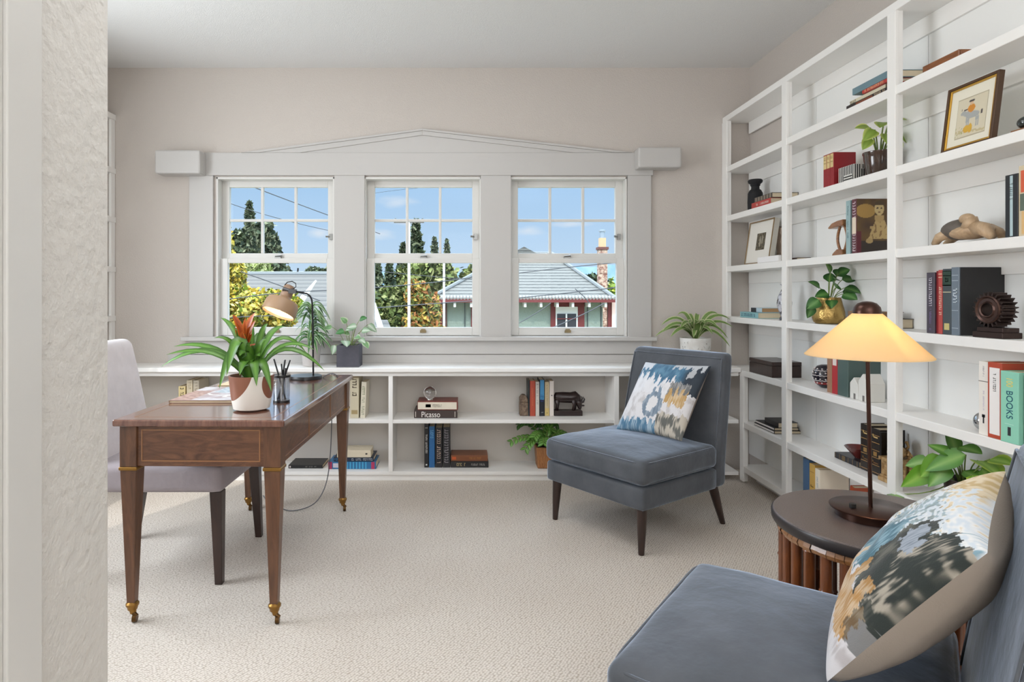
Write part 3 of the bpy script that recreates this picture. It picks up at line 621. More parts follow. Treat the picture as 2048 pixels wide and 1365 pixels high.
for sx_ in (-1, 1):
    for sy_ in (-1, 1):
        X, Y = sx_*(lx+.0), sy_*(ly+.0)
        b = MB(); b.box((X-.031, Y-.031, .572), (X+.031, Y+.031, .722)); b.taper((X, Y, .070), (X, Y, .562), (.029, .029), (.060, .060))
        lg = b.build('leg', M_walleg, dk, bevel=.003)
        MB().box((X-.034, Y-.034, .560), (X+.034, Y+.034, .573)).build('collar', M_brass, lg, bevel=.004, seg=3)
        b = MB(); b.lathe([(.017, .045), (.019, .055), (.023, .060), (.023, .067), (.017, .074)], (X, Y, 0), 16); b.tube([(X, Y, .05), (X+.004, Y-.002, .030)], [.014, .010], 12)
        b.build('ferrule', M_brass, lg, smooth=True)
        b = MB(); b.tube([(X+.012-.007, Y-.006, .0145), (X+.012+.007, Y-.006+.002, .0145)], .0145, 16); b.tube([(X+.004, Y-.004, .034), (X+.020, Y-.006, .022)], [.008, .007], 10)
        b.build('caster', mat('dark_brass', (92, 66, 36), .4, .85), lg, smooth=True)

# ================================================================== DESK CHAIR (seat slipcovered, faces +x)
ch = thing('upholstered_dining_chair', 'high-backed lavender-grey upholstered chair pushed under the desk', 'chair', (-1.29, 2.835, 0))
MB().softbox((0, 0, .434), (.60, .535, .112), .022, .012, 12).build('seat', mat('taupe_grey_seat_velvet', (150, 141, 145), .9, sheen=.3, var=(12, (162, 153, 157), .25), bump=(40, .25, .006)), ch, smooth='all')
def backfn(q):
    t_ = (q.z-.40)/.585; q = Vector(q); q.x -= .115*max(0, t_)**1.15; k = 1-.05*max(0, t_)**2; q.y *= k; return q
def backs():
    b = MB(); n = 40
    b.softbox((-.262, 0, .700), (.082, .530, .560), .036, 0, 22, backfn)
    for p in b.v:       # soft vertical folds of the cover
        if p.x > -.5: p.x += .0022*math.sin(p.y*95)*min(1, max(0, (p.z-.5)*6))
    return b
backs().build('backrest', M_slip, ch, smooth='all')
for (x0, y0, x1, y1) in ((.270, -.232, .285, -.248), (.270, .232, .285, .255), (-.262, -.225, -.315, -.235), (-.262, .225, -.315, .228)):
    MB().taper((x1, y1, 0), (x0, y0, .382), (.031, .031), (.050, .050)).build('leg', M_espresso, ch, bevel=.003)

# ================================================================== SLIPPER CHAIRS
def lean(q):
    q = Vector(q); t_ = max(0, (q.z-.30)/.60); q.y += .105*t_**1.2
    q.z -= .012*t_; q.x *= 1-.075*t_**2; return q
def make_slipper():
    t = thing('slipper_chair', '', 'armchair')
    MB().softbox((0, 0, .262), (.632, .586, .104), .016, 0, 10).build('seat_frame', M_velvet, t, smooth='all')
    cu = MB().softbox((0, -.005, .3780), (.648, .594, .116), .034, .028, 24)
    for p in cu.v:
        p.z += .0045*noise.noise(Vector((p.x*9, p.y*9, p.z*4))); 
    cu = cu.build('seat_cushion', M_velvet, t, smooth='all')
    b = MB()
    for zz, zo in ((.4250, 0), (.3320, 0)):
        pts = []
        for k in range(49):
            a = 2*PI*k/48; cx_, sy_ = math.cos(a), math.sin(a); e_ = .16
            px_ = math.copysign(abs(cx_)**e_, cx_)*.3165; py_ = math.copysign(abs(sy_)**e_, sy_)*.2895-.005
            # bias the top piping down the crown
            pts.append((px_, py_, zz))
        b.tube(pts, .0042, 6, False)
    b.build('piping', M_velvet, cu, smooth='all')
    bk_ = MB().softbox((0, .336, .555), (.632, .088, .690), .030, 0, 20, lean)
    bk_.build('backrest', M_velvet, t, smooth='all')
    b = MB()
    for sx_ in (-1, 1):
        pts = [lean((sx_*.300, .2925, .35+.0275*k)) for k in range(20)]; b.tube(pts, .0035, 6)
    pts = [lean((-.300+.03*k, .2925, .872)) for k in range(21)]; b.tube(pts, .0035, 6)
    b.build('back_seam', M_velvet, t, smooth='all')
    for (x0, y0, x1, y1) in ((-.275, -.250, -.280, -.262), (.275, -.250, .280, -.262), (-.272, .318, -.276, .405), (.272, .318, .276, .405)):
        MB().tube([(x0, y0, .214), ((x0+x1)/2, (y0+y1)/2, .107), (x1, y1, 0.001)], [.025, .020, .0135], 16).build('leg', M_espresso, t, smooth=True)
    return t
def copy_tree(o, parent=None):
    c_ = o.copy(); C.objects.link(c_)
    if parent: c_.parent = parent
    for q in list(o.children): copy_tree(q, c_)
    return c_
s1 = make_slipper(); s1['label'] = 'blue-grey velvet slipper chair in the corner by the low bookcase, facing the room'
s1.location = (.869, 3.25, 0); s1.rotation_euler = (0, 0, -math.atan2(.81, .586))
s2 = copy_tree(s1); s2['label'] = 'blue-grey velvet slipper chair cropped in the near right corner'
s2.location = (.724, 1.370, 0); s2.rotation_euler = (0, 0, -math.atan2(.80, -.60))
s1['group'] = s2['group'] = 'slipper chairs'

# ================================================================== PILLOWS
def sm(a, b_, x): t_ = max(0, min(1, (x-a)/(b_-a))); return t_*t_*(3-2*t_)
def comb(u, n_, ph=0): return .5+.5*math.copysign(abs(math.sin(u*n_*PI+ph))**.35, math.sin(u*n_*PI+ph))
def mixc(a, b_, t_): return tuple(a[i]*(1-t_)+b_[i]*t_ for i in range(3))
def ikat_near(u, v, tj, tk):
    n1 = noise.noise(Vector((u*11, v*11, 3))); n2 = noise.noise(Vector((u*120, v*14, 1))); n3 = noise.noise(Vector((u*5, v*5, 8))); n4 = noise.noise(Vector((u*26, v*60, 4)))
    U, V = u+tk+.02*n1, v+tj+.03*n1
    c = mixc((.68, .66, .68), (.50, .47, .48), sm(-.2, .55, n1+.6*n2))
    lav = (.60, .62, .72); teal = mixc((.06, .15, .20), (.22, .36, .44), sm(-.4, .4, n1+n2)); dark = mixc((.025, .033, .03), (.11, .11, .09), sm(-.1, .5, n1+.6*n2))
    gold = mixc((.50, .36, .17), (.66, .56, .40), sm(-.3, .4, n1+n4)); org = mixc((.46, .24, .07), (.62, .46, .30), sm(-.35, .45, n1+.8*n2)); pale = mixc((.58, .64, .70), (.74, .74, .74), sm(-.3, .3, n4))
    if U < .45 and V > .2: c = mixc(c, lav, .35)
    if V < .42: c = mixc(pale, gold, sm(-.05, .2, n4+.35-U*.9))               # top: pale ground with gold
    if .10 < V < .46 and n4+.5*n3 > .12 and U < .85: c = mixc(teal, c, .25)      # broken blue lines
    if V < .10 and U < .35: c = gold
    if V < .16 and U > .86: c = mixc(pale, teal, sm(0, .5, n2+n1))
    if .46 < U < .80 and .22+.10*comb(U, 15) < V < .58+.05*comb(U, 23): c = teal
    if .36 < U < .50 and .30 < V < .62 and comb(V, 13) > .5 and n3 > -.25: c = mixc(teal, c, .35)
    if U > .70 and .12 < V < .62+.05*comb(U, 17): c = dark
    if U > .86 and .05 < V < .60: c = mixc(dark, (.40, .36, .30), sm(.05, .4, n1+.5*n2))
    if .74 < U < .88 and .17 < V < .30: c = mixc((.34, .38, .45), (.2, .24, .28), sm(-.2, .5, n2))
    if .56 < U < .97 and .56+.10*comb(U, 13) < V < .84+.05*n3: c = org
    if .60 < U < .93 and .50 < V < .60 and comb(U, 13) < .5: c = mixc(org, dark, .15)
    if U > .93 and V > .60: c = mixc(dark, c, .3 if V < .78 else 1)
    if V > .86 and U < .75: c = mixc(mixc((.12, .24, .32), (.40, .48, .52), sm(-.3, .3, n2+n1)), c, .35)
    return c
def ikat(u, v, var=0):           # u right, v down
    tj = .05*noise.noise(Vector((math.floor(u*110)*.37, v*2.5, 7))); tk = .03*noise.noise(Vector((u*3, math.floor(v*90)*.41, 2)))
    if var: return ikat_near(u, v, tj, tk)
    u0, v0 = u, v; v = v+tj*.8; u = u+tk*.25
    j = noise.noise(Vector((u*60, v*6, 0))); j2 = noise.noise(Vector((u*14, v*9, 5))); j3 = noise.noise(Vector((u*140, v*30, 9)))
    vv = v+.025*j; uu = u+.012*noise.noise(Vector((u*5, v*40, 2)))
    c = mixc((.66, .64, .65), (.50, .47, .47), sm(-.1, .6, j2+.5*j3))
    if v < .5: c = mixc(c, (.72, .72, .75), .5)
    # drips from the top
    teeth = .10*comb(uu, 17)+.05*comb(uu, 41, 1.0)
    edge = .13+.10*sm(.05, .5, u)+.10*sm(.6, .95, u)+teeth+.05*noise.noise(Vector((u*7, 0, 3)))
    blue = mixc((.045, .13, .22), (.12, .25, .36), sm(-.4, .6, j2+.4*j))
    if u > .72: blue = mixc(blue, (.025, .035, .05), sm(.70, .86, u+.05*j2))
    if vv < edge: c = blue
    if vv < .10+.05*comb(uu, 23) and u < .22: c = (.60, .63, .68)
    if vv < .06+.06*comb(uu, 19) and .55 < u < .98: c = (.5, .52, .55)
    if .10 < vv < .22 and .82 < uu < .90: c = (.42, .43, .45)
    # right hand dark column
    if u > .90 and .2 < vv < .46: c = (.03, .04, .055)
    # orange patch with comb
    if .66 < uu < .93:
        top = .40+.10*comb(uu, 25)-.05*(uu-.7)
        if top < vv < .60+.14*(uu-.6)+.06*j2: c = mixc((.47, .29, .11), (.60, .46, .30), sm(-.3, .5, j2+.7*j))
        elif .32 < vv < top: c = mixc((.05, .06, .07), (.5, .48, .46), .25+.3*(j > 0))
    # grey blue arch round a white heart
    r_ = math.hypot((uu-.50)/.155, (vv-.66)/.17)
    if r_ < 1 and vv < .86: c = mixc((.16, .21, .27), (.30, .35, .41), sm(-.4, .5, j+j2))
    if r_ < .56+.1*j2: c = (.66, .64, .64)
    if .44 < uu < .60 and .42 < vv < .55 and comb(uu, 23) > .45: c = (.20, .26, .33)
    # foot
    if vv > .84+.05*comb(uu, 21) and u < .62: c = mixc((.07, .17, .27), (.32, .42, .5), sm(-.3, .6, j2+j))
    if vv > .76-.02*comb(uu, 15) and u > .62: c = mixc((.12, .12, .11), (.50, .45, .38), sm(-.3, .35, j2+j))
    if var:
        if v < .30 and .12 < u: c = mixc(c, mixc((.52, .42, .26), (.62, .62, .60), sm(-.4, .4, j2+.5*j)), .60)
        if v < .16: c = mixc(c, (.55, .40, .20), .45)
        if u > .80 and v < .17: c = mixc((.55, .62, .70), (.2, .3, .38), sm(0, .6, j2+j))
        if u > .62 and .26 < vv < .52: c = mixc((.035, .045, .04), (.16, .15, .12), sm(-.2, .6, j2+j))
        if .70 < u < .86 and .18 < vv < .30: c = mixc(c, (.28, .33, .40), .8)
    return c
def pillow(name, label, A, B, Cc, T, var, group):
    """A top-left, B top-right, Cc bottom-right seen from the front"""
    A, B, Cc = map(Vector, (A, B, Cc)); D = A+Cc-B; o0 = (A+Cc)/2; ex = (B-A).normalized(); ez0 = (B-Cc); shx = ez0.normalized().dot(ex); ez = (ez0-ex*ez0.dot(ex)).normalized(); ey = ez.cross(ex)
    S = (B-A).length/2; S2 = (ez0-ex*ez0.dot(ex)).length/2; SH = ez0.dot(ex)/2
    t = thing(name, label, 'pillow', o0, 0, group); t.rotation_euler = Matrix((ex, ey, ez)).transposed().to_euler()
    n = 240
    def P(i, j, sgn, nn):
        x = -1+2*i/nn; z_ = 1-2*j/nn
        th = T*((1-x**2)*(1-z_**2))**.42
        wx = x*(1-.055*(1-z_**2)); wz = z_*(1-.055*(1-x**2))
        wr = .0035*noise.noise(Vector((x*3, z_*3, sgn)))
        return Vector((wx*S+wz*SH, sgn*(th+wr*(1-x**2)*(1-z_**2)*3), wz*S2))
    for sgn, nm, m, nn in ((-1, 'front_panel', M_pillow, n), (1, 'back_panel', M_linen, 40)):
        b = MB(); b.v = [P(i, j, sgn, nn) for j in range(nn+1) for i in range(nn+1)]
        b.c = [ikat(i/nn, j/nn, var) if sgn < 0 else (1, 1, 1) for j in range(nn+1) for i in range(nn+1)]
        for j in range(nn):
            for i in range(nn):
                q = (j*(nn+1)+i, (j+1)*(nn+1)+i, (j+1)*(nn+1)+i+1, j*(nn+1)+i+1); b.f.append(q if sgn < 0 else q[::-1])
        b.build(nm, m, t, smooth='all')
    return t
pillow('throw_pillow', 'blue, white and tan ikat pillow leaning on the far slipper chair', (1.056, 3.603, .806), (1.298, 3.262, .822), (1.0905, 3.109, .466), .064, 0, 'ikat pillows')
pillow('throw_pillow', 'blue, white and tan ikat pillow with taupe back on the near slipper chair', (1.112, 1.279, .836), (.830, .988, .790), (.689, 1.181, .466), .090, 1, 'ikat pillows')

# ================================================================== SIDE TABLE AND GLASS LAMP
TX, TYY, TR, TZ = 1.183, 1.779, .272, .56
st_ = thing('bamboo_side_table', 'round side table with dark top and bamboo pole drum base', 'side table', (TX, TYY, 0))
MB().lathe([(TR-.03, TZ-.034), (TR-.004, TZ-.032), (TR, TZ-.022), (TR, TZ-.006), (TR-.005, TZ), (.001, TZ)], n=96).build('tabletop', M_stone, st_, smooth=True)
MB().lathe([(TR-.02, TZ-.036), (TR-.003, TZ-.033), (TR+.0012, TZ-.025), (TR+.0012, TZ-.007), (TR-.001, TZ-.0035)], n=96, caps=False).build('edge_band', mat('near_black_edge', (44, 38, 38), .35), st_, smooth=True)
b = MB()
for k in range(72):
    a0, a1 = 2*PI*k/72, 2*PI*(k+1)/72
    ro = .243+.0015*(k % 2); b.tube([(ro*math.cos(a0), ro*math.sin(a0), TZ-.050), (ro*math.cos(a1), ro*math.sin(a1), TZ-.050)], .015 if k % 3 else .0165, 8, False)
b.build('rattan_rim', M_rattan, st_, smooth=True)
b = MB().lathe([(.225, .03), (.225, .045)], n=48); b.lathe([(.10, .03), (.235, .03), (.235, .05), (.10, .05)], n=48); b.build('base_ring', M_bamboo, st_, smooth=True)
pole = None; NP = 30
for k in range(NP):
    a = 2*PI*(k+.3)/NP; nd = .12+.3*((k*37) % 10)/10
    if k < 5:
        zs = [.002, nd-.006, nd, nd+.006, nd+.16, nd+.166, nd+.172, TZ-.055]; rs_ = [.0155, .0150, .0180, .0150, .0150, .0178, .0148, .0150]
        zs, rs_ = zip(*[(z_, r_) for z_, r_ in zip(zs, rs_) if z_ <= TZ-.05])
        o = MB().tube([(0, 0, z_) for z_ in zs], list(rs_), 14).build('bamboo_pole', M_bamboo, st_, smooth=True)
        if k == 0: poles = []
        poles.append(o)
    else:
        o = poles[k % 5].copy(); C.objects.link(o); o.parent = st_
    o.location = (.240*math.cos(a), .240*math.sin(a), 0); o.rotation_euler = (0, 0, a*3)

PXL, PYL = 1.170, 1.792
tl = thing('glass_shade_table_lamp', 'lit table lamp with cream glass cone shade on the round side table', 'lamp', (PXL, PYL, TZ+.0005))
MB().lathe([(.088, 0), (.088, .019), (.103, .022), (.104, .026), (.101, .028), (.001, .028)], n=64).build('base', M_bronze, tl, smooth=True)
MB().tube([(0, 0, .026), (-.004, 0, .25), (-.009, 0, .475)], [.0055, .0055, .0055], 12).build('pole', M_bronze, tl, smooth=True)
MB().lathe([(.011, .445), (.015, .455), (.015, .470), (.009, .475)], (-.009, 0, 0), 24).build('socket', M_brass, tl, smooth=True)
MB().lathe([(.009, .028), (.009, .038), (.0085, .040)], (-.055, -.006, 0), 16).build('switch', M_dark, tl, smooth=True)
sh = bpy.data.materials.new('cream_opal_glass'); sh.use_nodes = True; t_ = sh.node_tree; t_.nodes.clear()
o_ = t_.nodes.new('ShaderNodeOutputMaterial'); m1 = t_.nodes.new('ShaderNodeMixShader'); tr = t_.nodes.new('ShaderNodeBsdfTranslucent'); di = t_.nodes.new('ShaderNodeBsdfPrincipled')
tr.inputs[0].default_value = lin((255, 230, 178)); di.inputs['Base Color'].default_value = lin((250, 226, 186)); di.inputs['Roughness'].default_value = .25; m1.inputs[0].default_value = .45
t_.links.new(tr.outputs[0], m1.inputs[1]); t_.links.new(di.outputs[0], m1.inputs[2]); t_.links.new(m1.outputs[0], o_.inputs[0])
zr = 1.020-TZ; zt = 1.143-TZ
MB().lathe([(.1585, zr), (.159, zr+.002), (.037, zt), (.034, zt), (.1555, zr+.001)], (-.010, 0, 0), 72, caps=False).build('lamp_shade', sh, tl, smooth=True)
MB().lathe([(.036, zt-.002), (.036, zt+.004), (.033, zt+.018), (.024, zt+.029), (.012, zt+.034), (.001, zt+.035)], (-.010, 0, 0), 40).build('finial_cap', M_bronze, tl, smooth=True)
MB().ball((-.010, 0, zt-.045), .016, 16).build('bulb', mat('warm_bulb', (255, 236, 200), .5, emit=((255, 214, 150), 6)), tl, smooth=True)
def bulb(name, loc, e_, col, r=.02):
    l = bpy.data.lights.new(name, 'POINT'); l.energy = e_; l.color = col; l.shadow_soft_size = r
    o = bpy.data.objects.new(name, l); C.objects.link(o); o.location = loc; return o
bulb('table_lamp_light', (PXL-.010, PYL, zt+TZ-.075), 1.55, (1, .90, .74), .022)

# ================================================================== DESK LAMP
dl = thing('desk_lamp', 'lit desk lamp with taupe shade on a thin curved black stem', 'lamp', (-.836, 3.33, .7475))
MB().lathe([(.086, 0), (.086, .014), (.083, .018), (.001, .018)], n=48).build('base', M_dark, dl, smooth=True)
def W(x, y, z_): return (x+.836, y-3.33, z_-.7475)
pts = [W(-.795, 3.33, .764), W(-.797, 3.33, 1.0), W(-.800, 3.33, 1.14), W(-.803, 3.33, 1.168), W(-.812, 3.33, 1.188), W(-.828, 3.33, 1.200), W(-.860, 3.33, 1.208), W(-.905, 3.33, 1.213)]
MB().tube(pts, .0048, 10).build('stem', mat('black_metal', (30, 30, 32), .3, .6), dl, smooth=True)
hd = bpy.data.objects.new('lamp_head', None)
ax = Vector((.30, .36, .92)).normalized()            # from the mouth of the shade up to its neck
q0 = Vector(W(-.972, 3.31, 1.105)); rot = ax.to_track_quat('Z', 'Y').to_matrix().to_4x4(); M4 = Matrix.Translation(q0) @ rot
def place(mb):
    mb.v = [M4 @ p for p in mb.v]; return mb
M_taupe = mat('taupe_lamp_enamel', (158, 128, 100), .45)
shd = place(MB().lathe([(.090, -.012), (.0905, 0), (.088, .045), (.078, .064), (.040, .074), (.030, .088), (.026, .088), (.036, .071), (.074, .060), (.084, .044), (.0865, 0), (.0865, -.012)], (0, 0, 0), 56, caps=False)).build('lamp_shade', M_taupe, dl, smooth=True)
place(MB().lathe([(.028, .080), (.031, .092), (.031, .142), (.026, .152), (.001, .153)], (0, 0, 0), 28)).build('socket_housing', mat('pale_wood_socket', (150, 122, 100), .5), dl, smooth=True)
place(MB().lathe([(.0858, .0), (.083, .043), (.073, .058), (.03, .069), (.001, .069)], (0, 0, 0), 48, caps=False)).build('inner_reflector', mat('cream_enamel', (246, 232, 200), .5), shd, smooth=True)
place(MB().ball((0, 0, .028), .020, 16)).build('bulb', mat('warm_bulb2', (255, 236, 200), .5, emit=((255, 236, 200), 4)), dl, smooth=True)
b = MB(); b.tube([W(-.905, 3.33, 1.213), W(-.955, 3.325, 1.226)], [.009, .012], 10); b.box(W(-.925, 3.318, 1.202), W(-.885, 3.342, 1.224)); b.build('joint', mat('grey_metal', (96, 96, 98), .35, .7), dl, smooth=True)
b = MB(); cs_ = [W(-.945, 3.32, 1.246), W(-.93, 3.32, 1.262), W(-.905, 3.32, 1.266), W(-.886, 3.32, 1.255), W(-.885, 3.32, 1.238), W(-.900, 3.32, 1.226), W(-.915, 3.322, 1.222)]
b.tube(cs_, .0026, 8); b.build('head_cable', M_dark, dl, smooth=True)
pl_ = M4 @ Vector((0, 0, .008)); bulb('desk_lamp_light', Vector((-.836, 3.33, .7475))+pl_, .8, (1, .86, .64), .016)
# cord
def smoothpts(p, n=6):
    p = [Vector(q) for q in p]; out = []
    for i in range(len(p)-1):
        a, b_, c_, d = p[max(i-1, 0)], p[i], p[i+1], p[min(i+2, len(p)-1)]
        for k in range(n):
            t = k/n; out.append(.5*((2*b_)+(c_-a)*t+(2*a-5*b_+4*c_-d)*t*t+(3*b_-a-3*c_+d)*t**3))
    return out+[p[-1]]
b = MB(); b.tube(smoothpts([(-.752, 3.36, .7505), (-.725, 3.375, .765), (-.70, 3.38, .768), (-.682, 3.39, .757), (-.690, 3.43, .751), (-.72, 3.50, .750), (-.74, 3.535, .735), (-.74, 3.548, .60), (-.752, 3.56, .30), (-.775, 3.545, .12), (-.83, 3.50, .025), (-.93, 3.44, .005), (-1.03, 3.50, .004), (-1.12, 3.60, .004), (-1.18, 3.70, .004)]), .0028, 8)
tag(b.build('power_cord', mat('grey_cord', (96, 98, 104), .5), smooth=True), 'thin grey lamp cord hanging off the desk to the carpet', 'cord')

# ================================================================== DESK TOP OBJECTS
DZ = .7476
pc = thing('pen_cup', 'clear glass pen cup with black rim on the desk', 'cup', (-.757, 2.615, DZ))
MB().lathe([(.033, .003), (.036, .112), (.0345, .112), (.0315, .006), (.001, .006)], n=40).build('glass', M_tumbler, pc, smooth=True)
MB().lathe([(.0365, .104), (.0375, .110), (.0365, .114), (.034, .112)], n=40).build('rim', M_dark, pc, smooth=True)
b = MB(); b.lathe([(.034, 0), (.034, .008), (.001, .008)], n=40); b.build('base_ring', M_dark, pc, smooth=True)
for k, (dx, dy, tx, ty, L_) in enumerate(((.016, .005, -.30, .02, .176), (.014, -.006, -.10, .05, .150), (-.012, .010, .16, -.05, .168), (-.017, -.004, .30, .10, .172), (-.004, .014, .20, -.25, .140), (.0, -.015, .05, .20, .165))):
    d_ = Vector((tx, ty, 1)).normalized(); p0 = Vector((dx, dy, .010)); q = p0+d_*L_
    lim = .030
    o = MB().tube([p0-Vector((0, 0, 0)), q], [.0034, .0034], 6).build('pencil', mat('black_pencil', (26, 24, 26), .4), None)
    o.location = (-.757, 2.615, DZ)
    tag(o, ('black pencil leaning furthest left', 'black pencil leaning slightly left', 'black pencil leaning right among the middle ones', 'black pencil leaning furthest right', 'short black pencil leaning right', 'black pencil standing most upright')[k]+' in the glass pen cup', 'pencil', 'pencils in the glass cup')
# art books
t = bk('thin art book with pastel landscape cover lying open-faced on the desk', (-1.215, 2.585, DZ), (-.915, 2.955, DZ+.011), '-x', 'y', (150, 122, 108))
def landscape(u, v):
    n1 = noise.noise(Vector((u*4, v*6, 0))); n2 = noise.noise(Vector((u*18, v*22, 4)))
    c = mixc((.42, .33, .33), (.62, .60, .62), sm(-.4, .4, n1+.3*n2))
    if v < .45+.2*n1 and u > .35: c = mixc((.30, .38, .42), (.60, .64, .68), sm(-.3, .4, n2))
    if abs(v-.35-.5*u+.15*n1) < .03: c = (.75, .72, .68)
    if u < .3 and v > .3: c = mixc((.34, .20, .17), (.52, .36, .30), sm(-.3, .3, n2))
    return c
pp = paint_panel(t, 'cover_picture', -.148, .148, -.183, .183, 0, 70, 80, landscape)
pp.rotation_euler = (R(-90), 0, 0); pp.scale = (1, 1, -1); pp.location = (0, 0, .0112)
for v_ in pp.data.vertices: v_.co.z = -v_.co.z
pp.rotation_euler = (R(-90), 0, 0); pp.scale = (1, 1, 1)
bk('cream book lying beyond the pastel art book on the desk', (-1.16, 2.96, DZ), (-.93, 3.14, DZ+.020), '-x', 'y', (226, 196, 158), rz=0)

# ================================================================== PLANTS
def bez(p0, p1, p2, n=9): return [p0*(1-t)**2+p1*2*t*(1-t)+p2*t*t for t in [i/(n-1) for i in range(n)]]
def strap(mb, base, azi, length, rise, droop, wid, cols, n=11, fold=.25, tip=.0):
    d = Vector((math.cos(azi), math.sin(azi), 0)); p0 = Vector(base); p2 = p0+d*length+Vector((0, 0, droop)); p1 = p0+d*length*.38+Vector((0, 0, rise))
    pts = bez(p0, p1, p2, n); ws = [wid*(.6+.4*math.sin(min(1, (i/(n-1))*1.4)*PI/2))*(1-(i/(n-1))**5)+.0004 for i in range(n)]
    mb.strip(pts, ws, Vector((0, -.62, .78)), cols, fold)
def oval(mb, base, d, up, length, wid, cols, fold=.18, droop=.25, heart=False, n=8):
    d = Vector(d).normalized(); up = Vector(up); pts = []; ws = []
    for i in range(n):
        t = i/(n-1); pts.append(Vector(base)+d*length*t-up.normalized()*droop*length*t*t)
        ws.append(wid*(math.sin(PI*min(1, t**.62))**.8 if heart else math.sin(PI*t**.85))+.0006)
    mb.strip(pts, ws, up, cols, fold)
gr = lambda a: L3(a)
def plant_ov(parent, top, specs, cols, leafL, leafW, stemm=M_stem, heart=False, seed=1, stem_r=.0018):
    """specs: list of (dx,dy,dz) leaf base offsets from top centre"""
    rs = random.Random(seed); lf = MB(); stb = MB(); T0 = Vector(top)
    for s_ in specs:
        q = T0+Vector(s_[:3]); sc = s_[3] if len(s_) > 3 else 1
        p0 = T0+Vector((s_[0]*.18, s_[1]*.18, -.02)); mid = T0+Vector((s_[0]*.45, s_[1]*.45, s_[2]*.75))
        stb.tube(bez(p0, mid, q, 6), stem_r, 6)
        out_ = Vector((s_[0], s_[1], .02+.3*rs.uniform(-.1, .2)))
        if len(s_) > 4: out_ = Vector(s_[4])
        if out_.length < .01: out_ = Vector((rs.uniform(-1, 1), -1, .2))
        up = Vector((rs.uniform(-.4, .4), -.75+rs.uniform(-.3, .2), .75))
        ci = cols[rs.randrange(len(cols))]
        oval(lf, q, out_, up, leafL*sc, leafW*sc, ci, heart=heart, droop=rs.uniform(.1, .35))
    stb.build('stems', stemm, parent, smooth='all'); o = lf.build('leaves', M_leaf, parent, smooth='all')
    return o
DG = (L3((34, 74, 30)), L3((48, 96, 40)), L3((96, 140, 70))); MG = (L3((70, 116, 40)), L3((86, 136, 52)), L3((130, 168, 90))); LG = (L3((130, 150, 60)), L3((120, 156, 64)), L3((170, 190, 110)))
VG = (L3((214, 214, 168)), L3((92, 126, 58)), L3((120, 146, 80))); SG = (L3((120, 150, 110)), L3((150, 176, 150)), L3((206, 216, 200)))

# bromeliad
bp = thing('potted_bromeliad', 'bromeliad with orange bloom in a white and terracotta pot on the desk', 'plant', (-.825, 2.445, DZ))
def potbody(r0, r1, h, n=48, th=.006, rr=.014):
    return MB().lathe([(.001, 0), (r0-rr, 0), (r0-.003, rr*.35), (r0, rr), (r0+(r1-r0)*.4, h*.4), (r1, h), (r1-th, h), (r1-th-.002, h-.02), (.001, h-.02)], n=n, caps=False)
pm = mat('terracotta_and_white_glaze', (236, 232, 224), .45); tt = pm.node_tree; bb_ = tt.nodes['Principled BSDF']
tcn = [n_ for n_ in tt.nodes if n_.type == 'TEX_COORD'][0]
def circ(cx_, cy_, cz_, r_):
    v = tt.nodes.new('ShaderNodeVectorMath'); v.operation = 'DISTANCE'; tt.links.new(tcn.outputs['Object'], v.inputs[0]); v.inputs[1].default_value = (cx_, cy_, cz_)
    g_ = tt.nodes.new('ShaderNodeMath'); g_.operation = 'LESS_THAN'; tt.links.new(v.outputs['Value'], g_.inputs[0]); g_.inputs[1].default_value = r_; return g_
g1, g2 = circ(-.115, -.075, .175, .148), circ(.135, -.02, .105, .085)
mm = tt.nodes.new('ShaderNodeMath'); mm.operation = 'MAXIMUM'; tt.links.new(g1.outputs[0], mm.inputs[0]); tt.links.new(g2.outputs[0], mm.inputs[1])
mc = tt.nodes.new('ShaderNodeMix'); mc.data_type = 'RGBA'; tt.links.new(mm.outputs[0], mc.inputs[0]); mc.inputs[6].default_value = lin((236, 232, 224)); mc.inputs[7].default_value = lin((142, 92, 70)); tt.links.new(mc.outputs[2], bb_.inputs['Base Color'])
potbody(.071, .086, .135, rr=.02).build('pot', pm, bp, smooth=True)
MB().lathe([(.001, .118), (.079, .118)], n=32, caps=False).build('soil', mat('moss', (70, 84, 30), .95, bump=(200, 1, .02)), bp)
lf = MB(); BG = (L3((52, 92, 26)), L3((80, 126, 40)), L3((104, 150, 62)))
for (az, ln, rise, dr, wd) in ((178, .30, .17, .13, .014), (186, .33, .20, .055, .016), (192, .30, .16, .105, .013), (-4, .24, .20, .12, .012), (4, .27, .22, .035, .014), (24, .20, .26, .10, .013), (215, .13, .19, .17, .013), (150, .17, .22, .24, .012), (130, .14, .22, .22, .012), (-62, .10, .16, -.01, .019), (-35, .11, .17, -.035, .017), (238, .105, .30, .03, .024), (226, .12, .26, -.02, .022), (-100, .08, .14, .03, .020), (-80, .05, .12, .06, .018), (90, .16, .24, .15, .018), (60, .17, .22, .20, .016), (110, .06, .2, .22, .014), (20, .05, .2, .22, .016), (-20, .06, .16, .16, .017), (200, .05, .2, .20, .018), (-90, .045, .10, .12, .022), (250, .06, .15, .10, .022), (-50, .07, .12, .10, .020), (280, .05, .16, .15, .018)):
    strap(lf, (.01*math.cos(R(az)), .01*math.sin(R(az)), .115), R(az), ln, rise, dr, wd, BG)
lf.build('leaves', M_leaf, bp, smooth='all')
bl = MB(); OR = (L3((204, 112, 44)), L3((178, 82, 30)), L3((150, 70, 28)))
for k in range(14):
    az = R(k*137.5); strap(bl, (-.028, 0, .225+.004*k), az, .030+.0012*k, .045+.001*k, .070+.0025*k, .013, OR, 7)
for k in range(7):
    az = R(k*51); strap(bl, (-.022, 0, .14), az, .026, .06, .115, .014, BG, 7)
